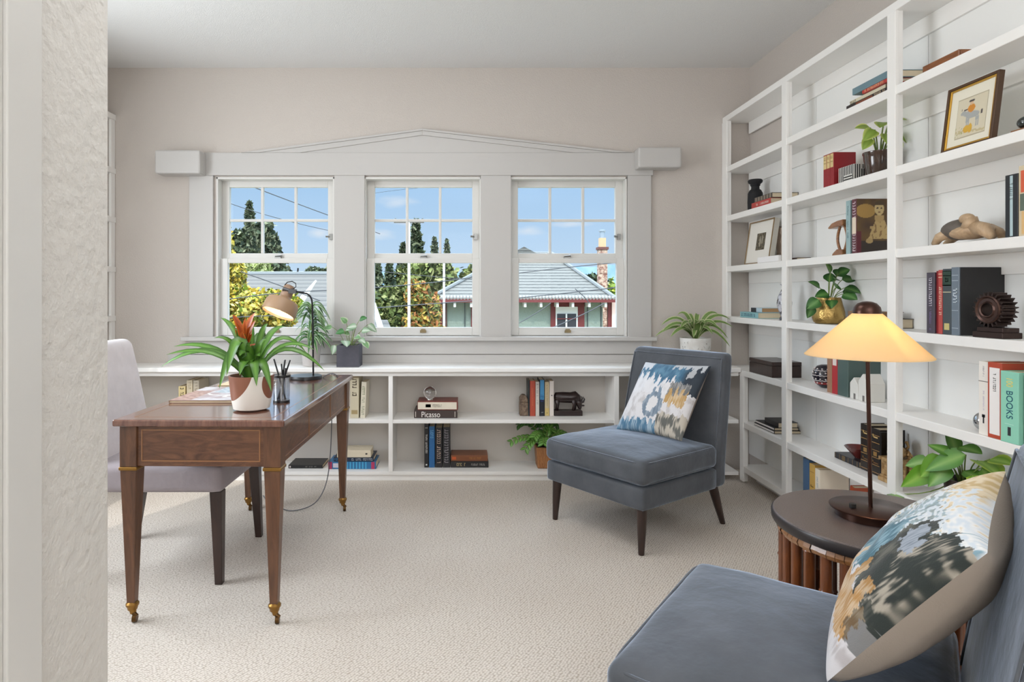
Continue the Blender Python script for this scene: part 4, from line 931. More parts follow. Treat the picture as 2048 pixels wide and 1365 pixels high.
for k in range(6):
    az = R(k*60+20); strap(bl, (-.028, 0, .235), az, .060, .02, .020, .005, (L3((190, 110, 90)), L3((170, 90, 60)), L3((170, 90, 60))), 7)
bl.build('bloom', M_leaf, bp, smooth='all')

# spider-like plant in greyish clear pot on the ledge
LZ = .7285
sp = thing('potted_dracaena', 'striped leafy plant in a pale grey pot on the ledge behind the lamp', 'plant', (-.992, 4.095, LZ))
MB().lathe([(.001, 0), (.050, 0), (.054, .004), (.064, .138), (.060, .138), (.056, .115), (.001, .115)], n=40, caps=False).build('pot', mat('pale_grey_ceramic', (190, 184, 180), .3), sp, smooth=True)
lf = MB(); rs = random.Random(4)
for k in range(56):
    zb = .13+.26*(k/56)**1.0; az = rs.uniform(0, 2*PI); ln = rs.uniform(.11, .175)*(1-.25*k/56)
    strap(lf, (0, 0, zb), az, ln, .06+.03*rs.random(), -.03+rs.uniform(-.05, .03), .0105, ((L3((176, 196, 150)), L3((70, 112, 62)), L3((50, 92, 48))) if k % 3 else (L3((60, 100, 50)), L3((90, 130, 80)), L3((190, 204, 180)))), 9)
lf.build('leaves', M_leaf, sp, smooth='all'); MB().tube([(0, 0, .11), (0, .004, .40)], [.006, .003], 8).build('stems', M_stem, sp, smooth=True)
# pothos in the charcoal cube
cp = thing('potted_pothos', 'small pothos with pale leaves in a charcoal cube pot on the ledge', 'plant', (-.7375, 4.085, LZ))
b = MB(); hw = .0715
b.box((-hw, -hw, 0), (hw, hw, .125)); 
for (a, c_) in (((-hw, -hw, .125), (hw, -hw+.008, .139)), ((-hw, hw-.008, .125), (hw, hw, .139)), ((-hw, -hw+.008, .125), (-hw+.008, hw-.008, .139)), ((hw-.008, -hw+.008, .125), (hw, hw-.008, .139))): b.box(a, c_)
b.build('pot', mat('charcoal_concrete', (66, 66, 74), .7, var=(14, (84, 82, 92), .3), bump=(120, .2, .002)), cp)
MB().box((-hw+.009, -hw+.009, .125), (hw-.009, hw-.009, .130)).build('soil', M_soil, cp)
plant_ov(cp, (0, 0, .13), [(-.11, -.02, .125, 1.0, (-.8, 0, -.1)), (-.015, -.03, .15, 1.0, (-.4, -.2, .6)), (-.03, -.03, .10, .9, (-.8, -.2, -.1)), (.03, -.01, .12, 1, (-.6, -.3, -.1)), (.065, 0, .17, 1, (.5, -.2, .25)), (.05, -.02, .13, 1, (-.7, -.2, 0)), (.08, -.01, .10, 1, (.7, -.3, .1)), (.12, 0, .14, 1, (.8, 0, -.6)), (.07, -.04, .05, .9, (.6, -.4, -.3)), (-.02, -.06, .04, 1.3, (.2, -.5, -.2)), (-.085, -.05, .01, .9, (-.2, -.3, -.8)), (.10, -.05, .03, 1, (.5, -.5, -.4)), (0, 0, .08, .9, (-.6, -.4, .2)), (.04, -.02, .06, .9, (.5, -.6, .1))],
   [SG, (L3((50, 104, 50)), L3((60, 116, 58)), L3((90, 140, 90))), (L3((200, 212, 180)), L3((100, 146, 90)), L3((130, 166, 120)))], .062, .024, heart=True, seed=9)
# variegated plant behind the slipper chair
vp = thing('potted_dracaena', 'plant with cream-edged leaves in a white marbled pot behind the slipper chair', 'plant', (1.535, 4.12, LZ))
MB().lathe([(.001, 0), (.085, 0), (.089, .004), (.098, .182), (.093, .182), (.089, .16), (.001, .16)], n=48, caps=False).build('pot', mat('white_marbled_ceramic', (232, 230, 226), .35, var=(26, (222, 218, 212), .1)), vp, smooth=True)
MB().lathe([(.001, .162), (.088, .162)], n=32, caps=False).build('soil', M_soil, vp)
b = MB(); rs = random.Random(8)
for k in range(26):
    a = rs.uniform(PI*1.05, PI*1.95); zz = rs.uniform(.02, .16); r_ = .0862+.0093*zz/.182*1.0+.0005; p = Vector((r_*math.cos(a), r_*math.sin(a), zz)); pts = [p]
    for j in range(3):
        a += rs.uniform(-.08, .08); zz += rs.uniform(-.012, .012); r_ = .0893+.0092*zz/.182; pts.append(Vector((r_*math.cos(a), r_*math.sin(a), zz)))
    b.tube(pts, .0011, 4)
b.build('marbling', mat('grey_vein', (150, 142, 134), .6), vp)
lf = MB()
for k, (az, ln, rise, dr, wd) in enumerate(((182, .27, .17, .03, .016), (190, .24, .20, .06, .018), (200, .20, .16, .03, .018), (172, .22, .24, .10, .017), (215, .16, .2, .09, .019), (-2, .23, .24, .14, .017), (-8, .24, .20, .09, .017), (-15, .20, .20, .02, .018), (-24, .21, .16, -.03, .017), (8, .18, .26, .16, .016), (230, .12, .18, .12, .020), (260, .08, .18, .13, .021), (290, .09, .18, .12, .021), (-40, .14, .2, .10, .02), (100, .12, .24, .15, .018), (60, .12, .24, .15, .018), (140, .12, .24, .17, .018), (270, .05, .14, .13, .02), (310, .12, .16, .05, .018), (245, .14, .14, .03, .018))):
    strap(lf, (0, 0, .16), R(az), ln, rise, dr, wd, VG)
lf.build('leaves', M_leaf, vp, smooth='all')
# zz plant in ribbed wood pot on the low shelf
zp = thing('potted_zz_plant', 'arching green plant in a ribbed wooden pot on the lower shelf by the slipper chair', 'plant', (.545, 4.125, zL))
b = MB(); hw = .066
b.taper((0, 0, 0), (0, 0, .138), (.112, .112), (2*hw, 2*hw)); b.build('pot', wood('ribbed_teak', (128, 76, 40), (190, 134, 84), (26, 26, 3), .5, 0, 5, 2), zp, bevel=.006)
MB().box((-.055, -.055, .1375), (.055, .055, .1395)).build('soil', M_soil, zp)
lf = MB(); stb = MB()
for (dx, dy, dz, c_) in ((-.20, -.04, .06, MG), (-.15, .02, .155, DG), (-.03, .03, .17, DG), (.03, -.03, .13, MG), (.12, -.02, .10, MG), (-.07, -.07, .10, MG), (-.12, -.06, .02, MG), (.15, .02, .05, DG), (.07, .03, .15, DG), (-.02, -.08, .06, MG)):
    p0 = Vector((dx*.1, dy*.1, .135)); p2 = p0+Vector((dx, dy, dz-.02)); p1 = p0+Vector((dx*.35, dy*.35, max(.10, dz*1.25)))
    pts = bez(p0, p1, p2, 9); stb.tube(pts, [.0045-.0003*i for i in range(9)], 6)
    for i in range(2, 9):
        d_ = (pts[i]-pts[i-1]).normalized(); sd_ = d_.cross(Vector((0, -.5, 1))).normalized()
        for s_ in (-1, 1): oval(lf, pts[i], d_*.7+sd_*s_, Vector((0, -.6, .8)), .042, .0125, c_, n=6)
stb.build('stems', M_stem, zp, smooth='all'); lf.build('leaves', M_leaf, zp, smooth='all')
# gold pot plant
gp = thing('potted_peperomia', 'round-leaved green plant in a hammered gold pot on the bookcase', 'plant', (1.846, 3.152, zE+.0005))
MB().lathe([(.001, 0), (.056, 0), (.067, .008), (.0745, .030), (.072, .062), (.062, .10), (.055, .132), (.051, .132), (.056, .10), (.001, .10)], n=48, caps=False).build('pot', mat('hammered_gold', (190, 158, 96), .3, .9, bump=(70, .6, .006)), gp, smooth=True)
plant_ov(gp, (0, 0, .12), [(-.02, -.05, .13, 1.1, (-.3, -.2, .8)), (-.055, -.02, .06, 1, (-.8, 0, .7)), (.01, -.04, .10, .9, (-.5, -.6, .3)), (.05, -.03, .10, 1, (.8, -.2, .1)), (.05, -.05, .06, 1.2, (.5, -.5, -.2)), (.07, 0, .04, 1.2, (.8, -.2, -.2)), (0, -.06, .06, 1, (-.3, -.6, .4)), (-.03, -.05, .03, 1, (-.7, -.2, .0)), (-.07, -.04, .0, 1.1, (-.6, 0, -.4)), (-.10, -.03, -.03, .9, (-.3, -.1, -.8)), (.03, -.07, .03, 1.1, (.3, -.5, -.2)), (0, 0, .09, 1, (.3, .2, .6)), (-.02, -.06, .0, .9, (-.3, -.5, -.3)), (.05, .02, .12, 1, (.6, .2, .5)), (.02, -.05, .13, .9, (.4, -.4, .3))],
   [DG, (L3((44, 86, 40)), L3((58, 108, 48)), L3((110, 150, 90))), MG], .066, .030, seed=5, heart=True)
# variegated plant in dark glazed pot
dp = thing('potted_pothos', 'pothos with yellow-green leaves in a glossy dark brown pot on the bookcase', 'plant', (1.862, 2.795, zC+.0005))
MB().lathe([(.001, 0), (.044, 0), (.050, .010), (.058, .075), (.060, .098), (.0625, .102), (.0625, .110), (.057, .110), (.054, .09), (.001, .09)], n=48, caps=False).build('pot', mat('brown_black_glaze', (48, 32, 24), .12, var=(18, (70, 46, 32), .2), coat=.6), dp, smooth=True)
MB().lathe([(.001, .092), (.055, .092)], n=24, caps=False).build('soil', M_soil, dp)
plant_ov(dp, (0, 0, .09), [(-.045, -.04, .11, 1.1, (-.7, -.3, -.5)), (-.01, -.05, .14, 1.2, (-.5, -.5, -.2)), (.03, -.03, .15, 1.1, (.3, -.5, .0)), (.0, -.05, .09, 1, (-.3, -.6, -.5)), (-.04, 0, .13, 1, (-.9, 0, .1)), (.05, -.02, .10, 1.1, (.5, -.4, -.4)), (.02, -.06, .06, 1, (.1, -.6, -.5)), (-.05, -.02, .08, .9, (-.6, -.1, -.8)), (.05, .01, .13, 1, (.7, 0, .2))],
   [(L3((226, 226, 140)), L3((112, 140, 54)), L3((150, 170, 80))), (L3((190, 200, 110)), L3((124, 150, 60)), L3((140, 166, 76)))], .068, .027, seed=3, heart=True, stem_r=.003)
# large pothos on second lowest shelf near right
pt_ = thing('potted_pothos', 'large trailing pothos on the bookcase between the side table and near pillow', 'plant', (1.868, 2.33, zG+.0005))
MB().lathe([(.001, 0), (.046, 0), (.052, .008), (.062, .120), (.057, .120), (.053, .10), (.001, .10)], n=40, caps=False).build('pot', mat('dark_brown_pot', (48, 36, 32), .35), pt_, smooth=True)
plant_ov(pt_, (0, 0, .11), [(-.03, .0, .11, 1.2, (-.1, .15, .9)), (-.03, -.10, .105, 1.55, (-.1, -.9, -.02)), (-.04, -.06, .115, 1.35, (-.5, .6, -.45)), (-.03, -.02, .135, 1.05, (.1, -.7, .0)), (-.05, .03, .085, 1.2, (-.5, .2, -.6)), (-.07, .06, .03, 1.15, (-.4, .25, -.4)), (-.04, -.05, .055, 1.15, (.2, -.7, -.2)), (-.03, -.12, .085, 1.1, (.1, -.3, -.7)), (-.04, -.09, .05, 1.0, (-.1, -.6, -.3)), (-.05, .0, .06, 1.1, (-.5, .1, -.5)), (-.02, -.14, .12, 1.1, (.1, -.6, .1)), (-.06, .09, .055, .9, (-.4, .3, -.2)), (-.05, -.01, .10, .9, (-.3, .5, .3)), (-.095, .25, -.125, 1.0, (-.1, -.8, .10))],
   [(L3((90, 140, 30)), L3((96, 150, 40)), L3((140, 180, 80))), MG, (L3((56, 108, 34)), L3((70, 126, 42)), L3((120, 166, 80))), (L3((170, 190, 70)), L3((104, 150, 44)), L3((150, 184, 90)))], .088, .031, seed=12, heart=True, stem_r=.0024)

# ================================================================== SHELF OBJECTS
def obj(name, label, cat, loc, rz=0, group=None): return thing(name, label, cat, loc, rz, group)
# black vase
o = MB().lathe([(.001, 0), (.040, 0), (.044, .01), (.046, .06), (.044, .115), (.034, .135), (.025, .142), (.024, .158), (.030, .166), (.029, .172), (.042, .184), (.044, .196), (.038, .203), (.030, .203), (.020, .15), (.001, .15)], n=28, caps=False).build('vase', mat('matt_black_wood', (24, 24, 27), .75, bump=(60, .5, .004)), smooth=True)
o.location = (1.862, 3.975, zC+.0005); tag(o, 'matt black carved vase with a flared mouth on the bookcase', 'vase')
# black and white box
M_st = bpy.data.materials.new('black_white_inlay'); M_st.use_nodes = True; tt2 = M_st.node_tree; b2 = tt2.nodes['Principled BSDF']; b2.inputs['Roughness'].default_value = .4
a_ = tt2.nodes.new('ShaderNodeAttribute'); a_.attribute_name = 'Col'; tt2.links.new(a_.outputs['Color'], b2.inputs['Base Color'])
bx = obj('striped_box', 'small box with black and white line inlay beside the red books', 'box', (1.828, 2.917, zC+.0005))
b = MB(); WH, BL = (.72, .70, .66), (.02, .02, .02)
b.box((-.0375, -.058, 0), (.0375, .058, .072), WH); b.build('body', M_paint, bx)
b = MB()
for k in range(9):
    y = -.054+.0125*k
    if y > -.045 and y < .02: b.box((-.0382, y, .030), (-.0374, y+.006, .071), BL)
    else: b.box((-.0382, y, .001), (-.0374, y+.006, .071), BL)
for k in range(2): b.box((-.0382, -.045+.0*k, .006+.012*k), (-.0374, .018, .012+.012*k), BL)
for k in range(7): b.box((-.034+.010*k, -.0587, .001), (-.029+.010*k, -.0579, .071) if k < 3 else (-.029+.010*k, -.0579, .05), BL)
for k in range(3): b.box((.0, -.0587, .054+.006*k), (.036, -.0579, .057+.006*k), BL)
b.c = [BL]*len(b.v); b.build('line_inlay', M_paint, bx)
# brown tray
tr_ = MB(); tr_.box((0, -.18, 0), (.095, 0, .006)); tr_.box((0, -.18, .006), (.006, 0, .032)); tr_.box((.089, -.18, .006), (.095, 0, .032)); tr_.box((.006, -.18, .006), (.089, -.174, .032)); tr_.box((.006, -.006, .006), (.089, 0, .032))
o = tr_.build('wooden_tray', wood('brown_tray_wood', (104, 58, 26), (146, 88, 44), (2, 2, 8), .4, .2, 6, 1), bevel=.004); o.location = (1.795, 2.44, zB+.0005); tag(o, 'shallow brown wooden tray on the highest book shelf, right of the post', 'tray')
# framed horse print
def picture(name, label, loc, w_, h_, th, leanx, rzz, frame_m, frame_w, inner, inner_w, matm, art, artname, artbox, res=(50, 60), lip=None):
    t = thing(name, label, 'picture', loc); t.rotation_euler = (R(-leanx), 0, rzz) if False else Matrix.Rotation(rzz, 3, 'Z').to_euler()
    e_ = (Matrix.Rotation(rzz, 3, 'Z') @ Matrix.Rotation(-leanx, 3, 'X')).to_euler(); t.rotation_euler = e_
    def rim(x, z0, z1, fw, y0, y1):
        b = MB(); b.box((-x, y0, z0), (-x+fw, y1, z1)); b.box((x-fw, y0, z0), (x, y1, z1)); b.box((-x+fw, y0, z0), (x-fw, y1, z0+fw)); b.box((-x+fw, y0, z1-fw), (x-fw, y1, z1)); return b
    rim(w_/2, 0, h_, frame_w, .0035 if lip else 0, th).build('frame', frame_m, t, bevel=.001)
    if lip: rim(w_/2, 0, h_, frame_w+.001, 0, .0034).build('front_lip', lip, t)
    if inner: rim(w_/2-frame_w, frame_w, h_-frame_w, inner_w, .003, th-.004).build('inner_frame', inner, t, bevel=.001)
    MB().box((-w_/2+frame_w, .008, frame_w), (w_/2-frame_w, th-.002, h_-frame_w)).build('mount', matm, t)
    a = artbox; paint_panel(t, artname, a[0], a[1], a[2], a[3], .0078, res[0], res[1], art)
    return t
def horse(u, v):
    base = (.62, .56, .42)
    if u < .02 or u > .98 or v < .02 or v > .98: return (.42, .37, .26)
    n = noise.noise(Vector((u*20, v*20, 0)))
    if v < .22-.12*u+.0 and v > .14-.10*u and n > -.2: base = (.50, .42, .24)
    g = (.36, .37, .36); og = (.60, .24, .03); yl = (.62, .36, .04); bk_ = (.06, .05, .05)
    if ell(u, v, .55, .52, .22, .085): base = g
    if ell(u, v, .34, .58, .09, .07) or ell(u, v, .23, .62, .10, .055): base = g
    for (a, c_) in ((.36, .30), (.42, .32), (.68, .28), (.74, .30)):
        if abs(u-a+.05*(v-.4)) < .022 and .20 < v < .52: base = g
    if ell(u, v, .16, .72, .02, .03) or ell(u, v, .32, .69, .10, .022): base = bk_
    if ell(u, v, .84, .53, .04, .055): base = bk_
    if ell(u, v, .48, .70, .125, .105): base = og
    if ell(u, v, .47, .83, .055, .05): base = (.62, .42, .26)
    if ell(u, v, .47, .885, .10, .028): base = bk_
    if ell(u, v, .38, .20, .11, .09) or ell(u, v, .50, .20, .07, .12): base = yl
    if n > .33 and v < .3 and u < .25: base = (.34, .36, .14)
    return base
frw = mat('dark_walnut_frame', (74, 48, 26), .4); gold = mat('gilt_frame', (206, 160, 70), .3, .8)
picture('framed_print', 'dark wood and gilt framed print of a rider on a grey horse', (1.797, 2.238, zC+.001), .226, .243, .020, R(7), R(-90), frw, .010, gold, .007, mat('cream_mount', (226, 220, 202), .7), horse, 'print', (-.062, .070, .042, .188))
def oldphoto(u, v):
    n = noise.noise(Vector((u*9, v*9, 2))); c = mixc((.03, .025, .015), (.16, .13, .08), sm(-.4, .4, n))
    if ell(u, v, .42, .5, .10, .32) or ell(u, v, .66, .6, .09, .26): c = mixc(c, (.5, .46, .36), .5+.5*max(0, n))
    return c
picture('framed_photograph', 'small dark photograph with wide white mount in a thin frame with silver side', (1.797, 3.832, zD+.001), .315, .268, .034, R(8), R(-90), mat('silver_side', (196, 192, 182), .4, .3), .006, None, .004, mat('white_mount', (226, 222, 214), .7), oldphoto, 'photograph', (-.045, .065, .085, .190), (30, 30), lip=mat('dull_gold_frame', (150, 122, 84), .35, .6))
o = MB().box((0, -.20, 0), (.018, .05, .034)).build('card_holder', mat('white_card', (236, 234, 234), .6), bevel=.002); o.location = (1.776, 3.715, zD+.0005); tag(o, 'small white card standing at the shelf edge before the framed photograph', 'card')
# wave sculpture + book
b = MB(); 
prof = [(-.045, 0), (-.05, .03), (-.030, .05), (-.045, .085), (-.028, .11), (-.045, .14), (-.020, .165), (-.030, .19), (.02, .20), (.035, .15), (.02, .12), (.04, .08), (.02, .05), (.04, .0)]
b.prism(prof, 'x', -.028, .0, (.09, .045, .03)); b.prism([(p[0]*.86-.004, p[1]*.98) for p in prof], 'x', -.040, -.028, (.55, .42, .33))
bk('brown book lying under the wavy wooden sculpture on the bookcase', (1.872, 3.50, zD+.0005), (1.952, 3.80, zD+.020), '-x', 'y', (70, 46, 36))
o = b.build('wavy_sculpture', M_paint, bevel=.003); o.location = (1.925, 3.735, zD+.0208); tag(o, 'wavy dark brown and tan wooden sculpture half hidden by the bookcase post', 'sculpture')
# wood bookend (anvil over rings)
ab = obj('carved_bookend', 'carved brown wooden bookend left of the pale blue-green book', 'bookend', (1.825, 3.012, zD+.0005))
Mw = wood('oiled_brown_wood', (112, 66, 36), (170, 118, 74), (4, 4, 10), .35, .3, 6, 1)
MB().prism([(.078, .140), (.070, .134), (.010, .138), (-.046, .140), (-.046, .170), (.0, .168), (.045, .160)], 'x', -.022, .022).build('top_block', Mw, ab, bevel=.005)
b = MB()
for s_, off in ((1, .008), (-1, -.028)):
    pts = [(0, off+s_*.020*math.sin(PI*k/10), .025+.115*k/10) for k in range(11)]; b.tube(pts, .0065, 10)
b.build('curved_stem', Mw, ab, smooth=True)
MB().prism([(.040, 0), (-.046, 0), (-.046, .026), (.0, .030), (.018, .020), (.032, .012)], 'x', -.024, .024).build('foot', Mw, ab, bevel=.004)
# turtle: body faces the room; head up
tu = obj('carved_turtle', 'carved wooden turtle with raised head and grey shell on the bookcase', 'sculpture', (1.838, 2.265, zD+.0005))
Mt = wood('honey_carved_wood', (158, 130, 100), (204, 176, 142), (1, 1, 1), .5, .1, 14, 2)
# along y: tail far (+), head toward near third
b = MB(); b.ball((.0, -.005, .040), (.055, .092, .028), 24)
b.tube([(-.02, .055, .045), (-.035, .100, .028), (-.030, .128, .006)], [.022, .017, .012], 12); b.tube([(.03, .06, .045), (.03, .110, .028), (.025, .145, .006)], [.02, .015, .011], 12)
b.tube([(-.02, -.05, .050), (-.03, -.100, .040), (-.025, -.130, .008)], [.026, .024, .012], 12); b.tube([(.03, -.05, .045), (.03, -.09, .030), (.03, -.115, .006)], [.02, .016, .012], 12)
b.tube([(-.02, -.025, .045), (-.028, -.040, .070), (-.030, -.038, .086)], [.030, .024, .022], 14); b.ball((-.034, -.030, .084), (.020, .029, .019), 18)
b.build('body', Mt, tu, smooth='all')
MB().ball((.002, .036, .052), (.056, .076, .039), 24).build('shell', mat('grey_carved_shell', (96, 88, 80), .6, bump=(50, .6, .006)), tu, smooth='all')
# small dark item at right edge on shelf C
g = obj('small_dark_ornament', 'small black glazed ornament on a tan base cut off by the right edge', 'ornament', (1.84, 2.035, zC+.0005))
MB().ball((0, 0, .035), (.028, .028, .022), 20).build('body', mat('black_glaze', (26, 34, 32), .1, coat=.8), g, smooth='all'); MB().box((-.03, -.03, 0), (.03, .03, .014)).build('base', Mw, g, bevel=.002)
# marbled thin vase
o = MB().lathe([(.001, 0), (.030, 0), (.026, .012), (.020, .022), (.026, .04), (.038, .075), (.040, .10), (.034, .135), (.020, .165), (.012, .185), (.017, .198), (.024, .205), (.019, .206), (.010, .19), (.001, .19)], n=32, caps=False).build('vase', mat('black_white_marbled_glaze', (24, 22, 26), .2, var=(24, (196, 196, 204), .06), coat=.5), smooth=True)
o.location = (1.835, 3.562, zE+.0005); tag(o, 'slim black and white marbled vase half hidden by the bookcase post', 'vase')
# gear bookend
gb = obj('gear_bookend', 'dark metal gear bookend on a stepped base at the right', 'bookend', (1.79, 2.133, zE+.0005), R(4))
Mg = mat('oil_rubbed_bronze', (62, 48, 44), .38, .7)
b = MB(); b.box((0, -.057, 0), (.072, .057, .020)); b.box((.002, -.056, .020), (.062, .042, .036)); b.build('base', Mg, gb, bevel=.002)
b = MB(); nT = 22; x0, x1 = .004, .056
for lay, (xa, xb) in enumerate(((x0, x1),)):
    prof = []
    for k in range(nT):
        for j, rr in ((0, .0475), (.18, .048), (.42, .060), (.58, .060), (.82, .048)):
            a = 2*PI*(k+j)/nT; prof.append((rr*math.cos(a), rr*math.sin(a)+.0965))
    inner = [(.026*math.cos(2*PI*k/len(prof)), .026*math.sin(2*PI*k/len(prof))+.0965) for k in range(len(prof))]
    n_ = len(prof); vs_ = [(xa, p[0], p[1]) for p in prof]+[(xb, p[0], p[1]) for p in prof]+[(xa, p[0], p[1]) for p in inner]+[(xb, p[0], p[1]) for p in inner]
    fs_ = []
    for i in range(n_):
        j = (i+1) % n_; fs_ += [(i, i+n_, j+n_, j), (i, j, j+2*n_, i+2*n_), (i+n_, i+3*n_, j+3*n_, j+n_), (i+2*n_, j+2*n_, j+3*n_, i+3*n_)]
    b.add(vs_, fs_)
b.build('gear', Mg, gb)
M5 = Matrix.Translation((x0, 0, .0965)) @ Matrix.Rotation(R(-90), 4, 'Y')
b = MB(); b.lathe([(.022, -.002), (.022, .006), (.026, .008), (.029, .003), (.038, .002), (.044, .006), (.048, .003), (.048, -.002)], n=48, caps=False); b.v = [M5 @ p for p in b.v]
b.build('rim_ring', mat('worn_bronze', (84, 64, 58), .32, .85), gb, smooth=True)
# dark wooden box
db = obj('wooden_box', 'dark brown wooden lidded box in the corner of the bookcase', 'box', (1.868, 3.743, zF+.0005))
MB().box((-.085, -.143, 0), (.085, .143, .066)).build('body', M_espresso, db, bevel=.002); MB().box((-.086, -.144, .0675), (.086, .144, .090)).build('lid', M_espresso, db, bevel=.003)
# patterned ball
pb = obj('ball_vase', 'round black, red and white patterned vase under the glass lamp shade', 'vase', (1.880, 3.235, zF+.0005))
b = MB().lathe([(.001, 0), (.022, 0), (.040, .012), (.056, .034), (.061, .062), (.056, .090), (.040, .110), (.020, .118), (.015, .118), (.001, .116)], n=40, caps=False)
b.build('body', mat('dark_navy_glaze', (30, 26, 38), .2, coat=.5), pb, smooth=True)
b = MB()
for (zz, r_, n_) in ((.098, .0505, 13), (.078, .0598, 15), (.046, .0598, 15), (.026, .0515, 13)):
    for k in range(n_):
        a = 2*PI*k/n_; p = Vector((r_*math.cos(a), r_*math.sin(a), zz)); b.ball(p, (.0045, .0045, .004), 8)
for zz, r_ in ((.062, .0608), (.088, .0570), (.036, .0568)): b.tube([(r_*math.cos(2*PI*k/40), r_*math.sin(2*PI*k/40), zz+.003*(k % 2)) for k in range(41)], .0016, 5, False)
b.build('white_pattern', mat('white_slip', (226, 216, 214), .4), pb, smooth=True)
b = MB(); b.lathe([(.046, .018), (.0535, .030), (.0525, .031), (.0445, .019)], n=40, caps=False)
b.build('red_band', mat('red_slip', (150, 50, 50), .4), pb, smooth=True)
# white houses
for k, (y0, y1, x0_, hgt, lb) in enumerate(((2.848, 2.908, 1.800, .100, 'white ceramic house ornament with a peaked front, the smaller left one'), (2.782, 2.846, 1.800, .124, 'white ceramic house ornament with a long side wall, the larger right one'))):
    b = MB(); yc = (y0+y1)/2-.0; hw = (y1-y0)/2
    b.prism([(-hw, 0), (hw, 0), (hw, hgt*.72), (.0, hgt), (-hw, hgt*.66)], 'x', -.040, .040)
    o = b.build('house_ornament', mat('white_bisque', (222, 220, 214), .6), bevel=.002); o.location = (1.842, yc, zF+.0005); tag(o, lb, 'ornament', 'white house ornaments')
    MB().box((-.0405, -.012, .0), (-.0395, .002, .026)).build('doorway', mat('doorway_shade', (120, 116, 112), .8), o)
# silver egg
o = MB().ball((0, 0, .0335), (.030, .030, .0335), 24).build('silver_egg', mat('polished_silver', (190, 192, 194), .12, .95), smooth='all'); o.location = (1.84, 2.207, zF+.0005); tag(o, 'polished silver egg behind the white book at the right', 'ornament')
# bowl
o = MB().lathe([(.001, 0), (.018, 0), (.020, .004), (.040, .026), (.062, .052), (.059, .053), (.036, .030), (.014, .010), (.001, .009)], n=40, caps=False).build('bowl', mat('dark_red_lacquer', (104, 42, 38), .25, coat=.5), smooth=True)
o.location = (1.888, 2.975, zG+.0295); tag(o, 'shallow dark red bowl standing on the flat black book', 'bowl')
# carved gilt bookend
cb = obj('carved_lion_bookend', 'gilt carved lion bookend on a column base beside the black leather books', 'bookend', (1.868, 2.695, zG+.0005))
Mgd = mat('worn_gilt_resin', (150, 112, 66), .4, .35, var=(36, (216, 180, 128), .15), bump=(60, .8, .012))
MB().box((-.040, .034, 0), (.056, .046, .205)).build('back_plate', M_dark, cb, bevel=.002)
b = MB(); b.box((-.055, -.050, 0), (.062, .034, .018)); b.box((-.046, -.042, .018), (.052, .034, .026)); b.box((-.052, -.048, .090), (.058, .034, .104))
for xx in (-.038, -.012, .014, .040): b.lathe([(.010, .026), (.008, .032), (.0075, .082), (.011, .090)], (xx, -.032, 0), 12)
b.box((-.040, -.022, .026), (.046, .034, .09)); b.build('column_base', Mgd, cb, bevel=.001)
b = MB(); b.ball((.0, -.008, .128), (.040, .028, .028), 18); b.ball((-.016, -.018, .160), (.024, .024, .026), 18); b.ball((-.034, -.024, .156), (.012, .012, .011), 12); b.ball((-.008, -.010, .168), (.028, .026, .026), 18)
b.tube([(-.03, -.026, .138), (-.042, -.028, .108)], [.010, .009], 10); b.tube([(.03, -.02, .13), (.05, -.02, .112), (.036, -.03, .106)], [.014, .010, .008], 10); b.tube([(.035, .0, .13), (.055, .0, .15), (.045, .0, .172)], [.006, .005, .007], 8)
for k in range(14): a = 2*PI*k/14; b.ball((-.006+.0*a, -.012+.026*math.cos(a), .166+.026*math.sin(a)), .009, 8)
b.build('lion', Mgd, cb, smooth='all')
# crystal ball + stand
cb2 = obj('crystal_ball', 'clear crystal ball on top of the book stack in the low bookcase', 'ornament', (-.215, 4.12, zU+.1085))
mg = mat('crystal', (250, 250, 250), .0, trans=1.0)
MB().ball((0, 0, .0445), .0415, 32).build('ball', mg, cb2, smooth='all'); MB().lathe([(.020, 0), (.018, .005), (.012, .006)], n=24).build('stand', mat('silver_stand', (190, 186, 178), .3, .8), cb2, smooth=True)
# stone bookend
sb = MB(); sb.box((-.028, -.035, 0), (.028, .035, .088)); sb.prism([(-.027, .088), (.027, .088), (.027, .112), (.012, .136), (-.010, .138), (-.027, .116)], 'y', -.033, .033)
o = sb.build('stone_bookend', mat('carved_brown_stone', (84, 66, 54), .8, var=(40, (150, 128, 108), .2), bump=(50, 1, .02)), bevel=.005); o.location = (.4055, 4.155, zU); tag(o, 'rough carved brown stone bookend left of the upright books', 'bookend')
# carved ox
ox = obj('carved_ox_bookend', 'dark carved ox lowering its head on a block base, right of the books', 'bookend', (.699, 4.155, zU))
Mo = wood('ebonised_wood', (30, 18, 18), (48, 30, 28), (4, 4, 4), .35, .2, 6, 1)
MB().box((-.093, -.036, 0), (.093, .036, .034)).build('base', Mo, ox, bevel=.003)
b = MB(); b.tube([(-.088, 0, .105), (-.072, 0, .118), (-.03, 0, .118), (.02, 0, .116), (.045, 0, .122), (.062, 0, .108), (.070, -.002, .090)], [.020, .034, .036, .036, .038, .032, .020], 20)
b.tube([(.060, 0, .102), (.076, -.004, .074), (.080, -.006, .050), (.078, -.006, .042)], [.026, .020, .013, .010], 14)
for (xx, yy) in ((-.074, -.016), (-.066, .016), (.036, -.018), (.050, .016)): b.tube([(xx, yy, .105), (xx+.004, yy, .070), (xx-.002, yy, .034)], [.019, .010, .009], 10)
b.ball((.098, -.018, .066), (.012, .006, .006), 10)
b.build('ox_body', Mo, ox, smooth='all')
b = MB(); b.tube([(.080, -.012, .084), (.102, -.016, .090), (.108, -.018, .108), (.098, -.018, .126)], [.008, .0065, .005, .0015], 10); b.tube([(.080, .010, .084), (.096, .020, .092), (.102, .022, .108), (.094, .022, .122)], [.008, .0065, .005, .0015], 10)
b.build('horns', Mo, ox, smooth='all')

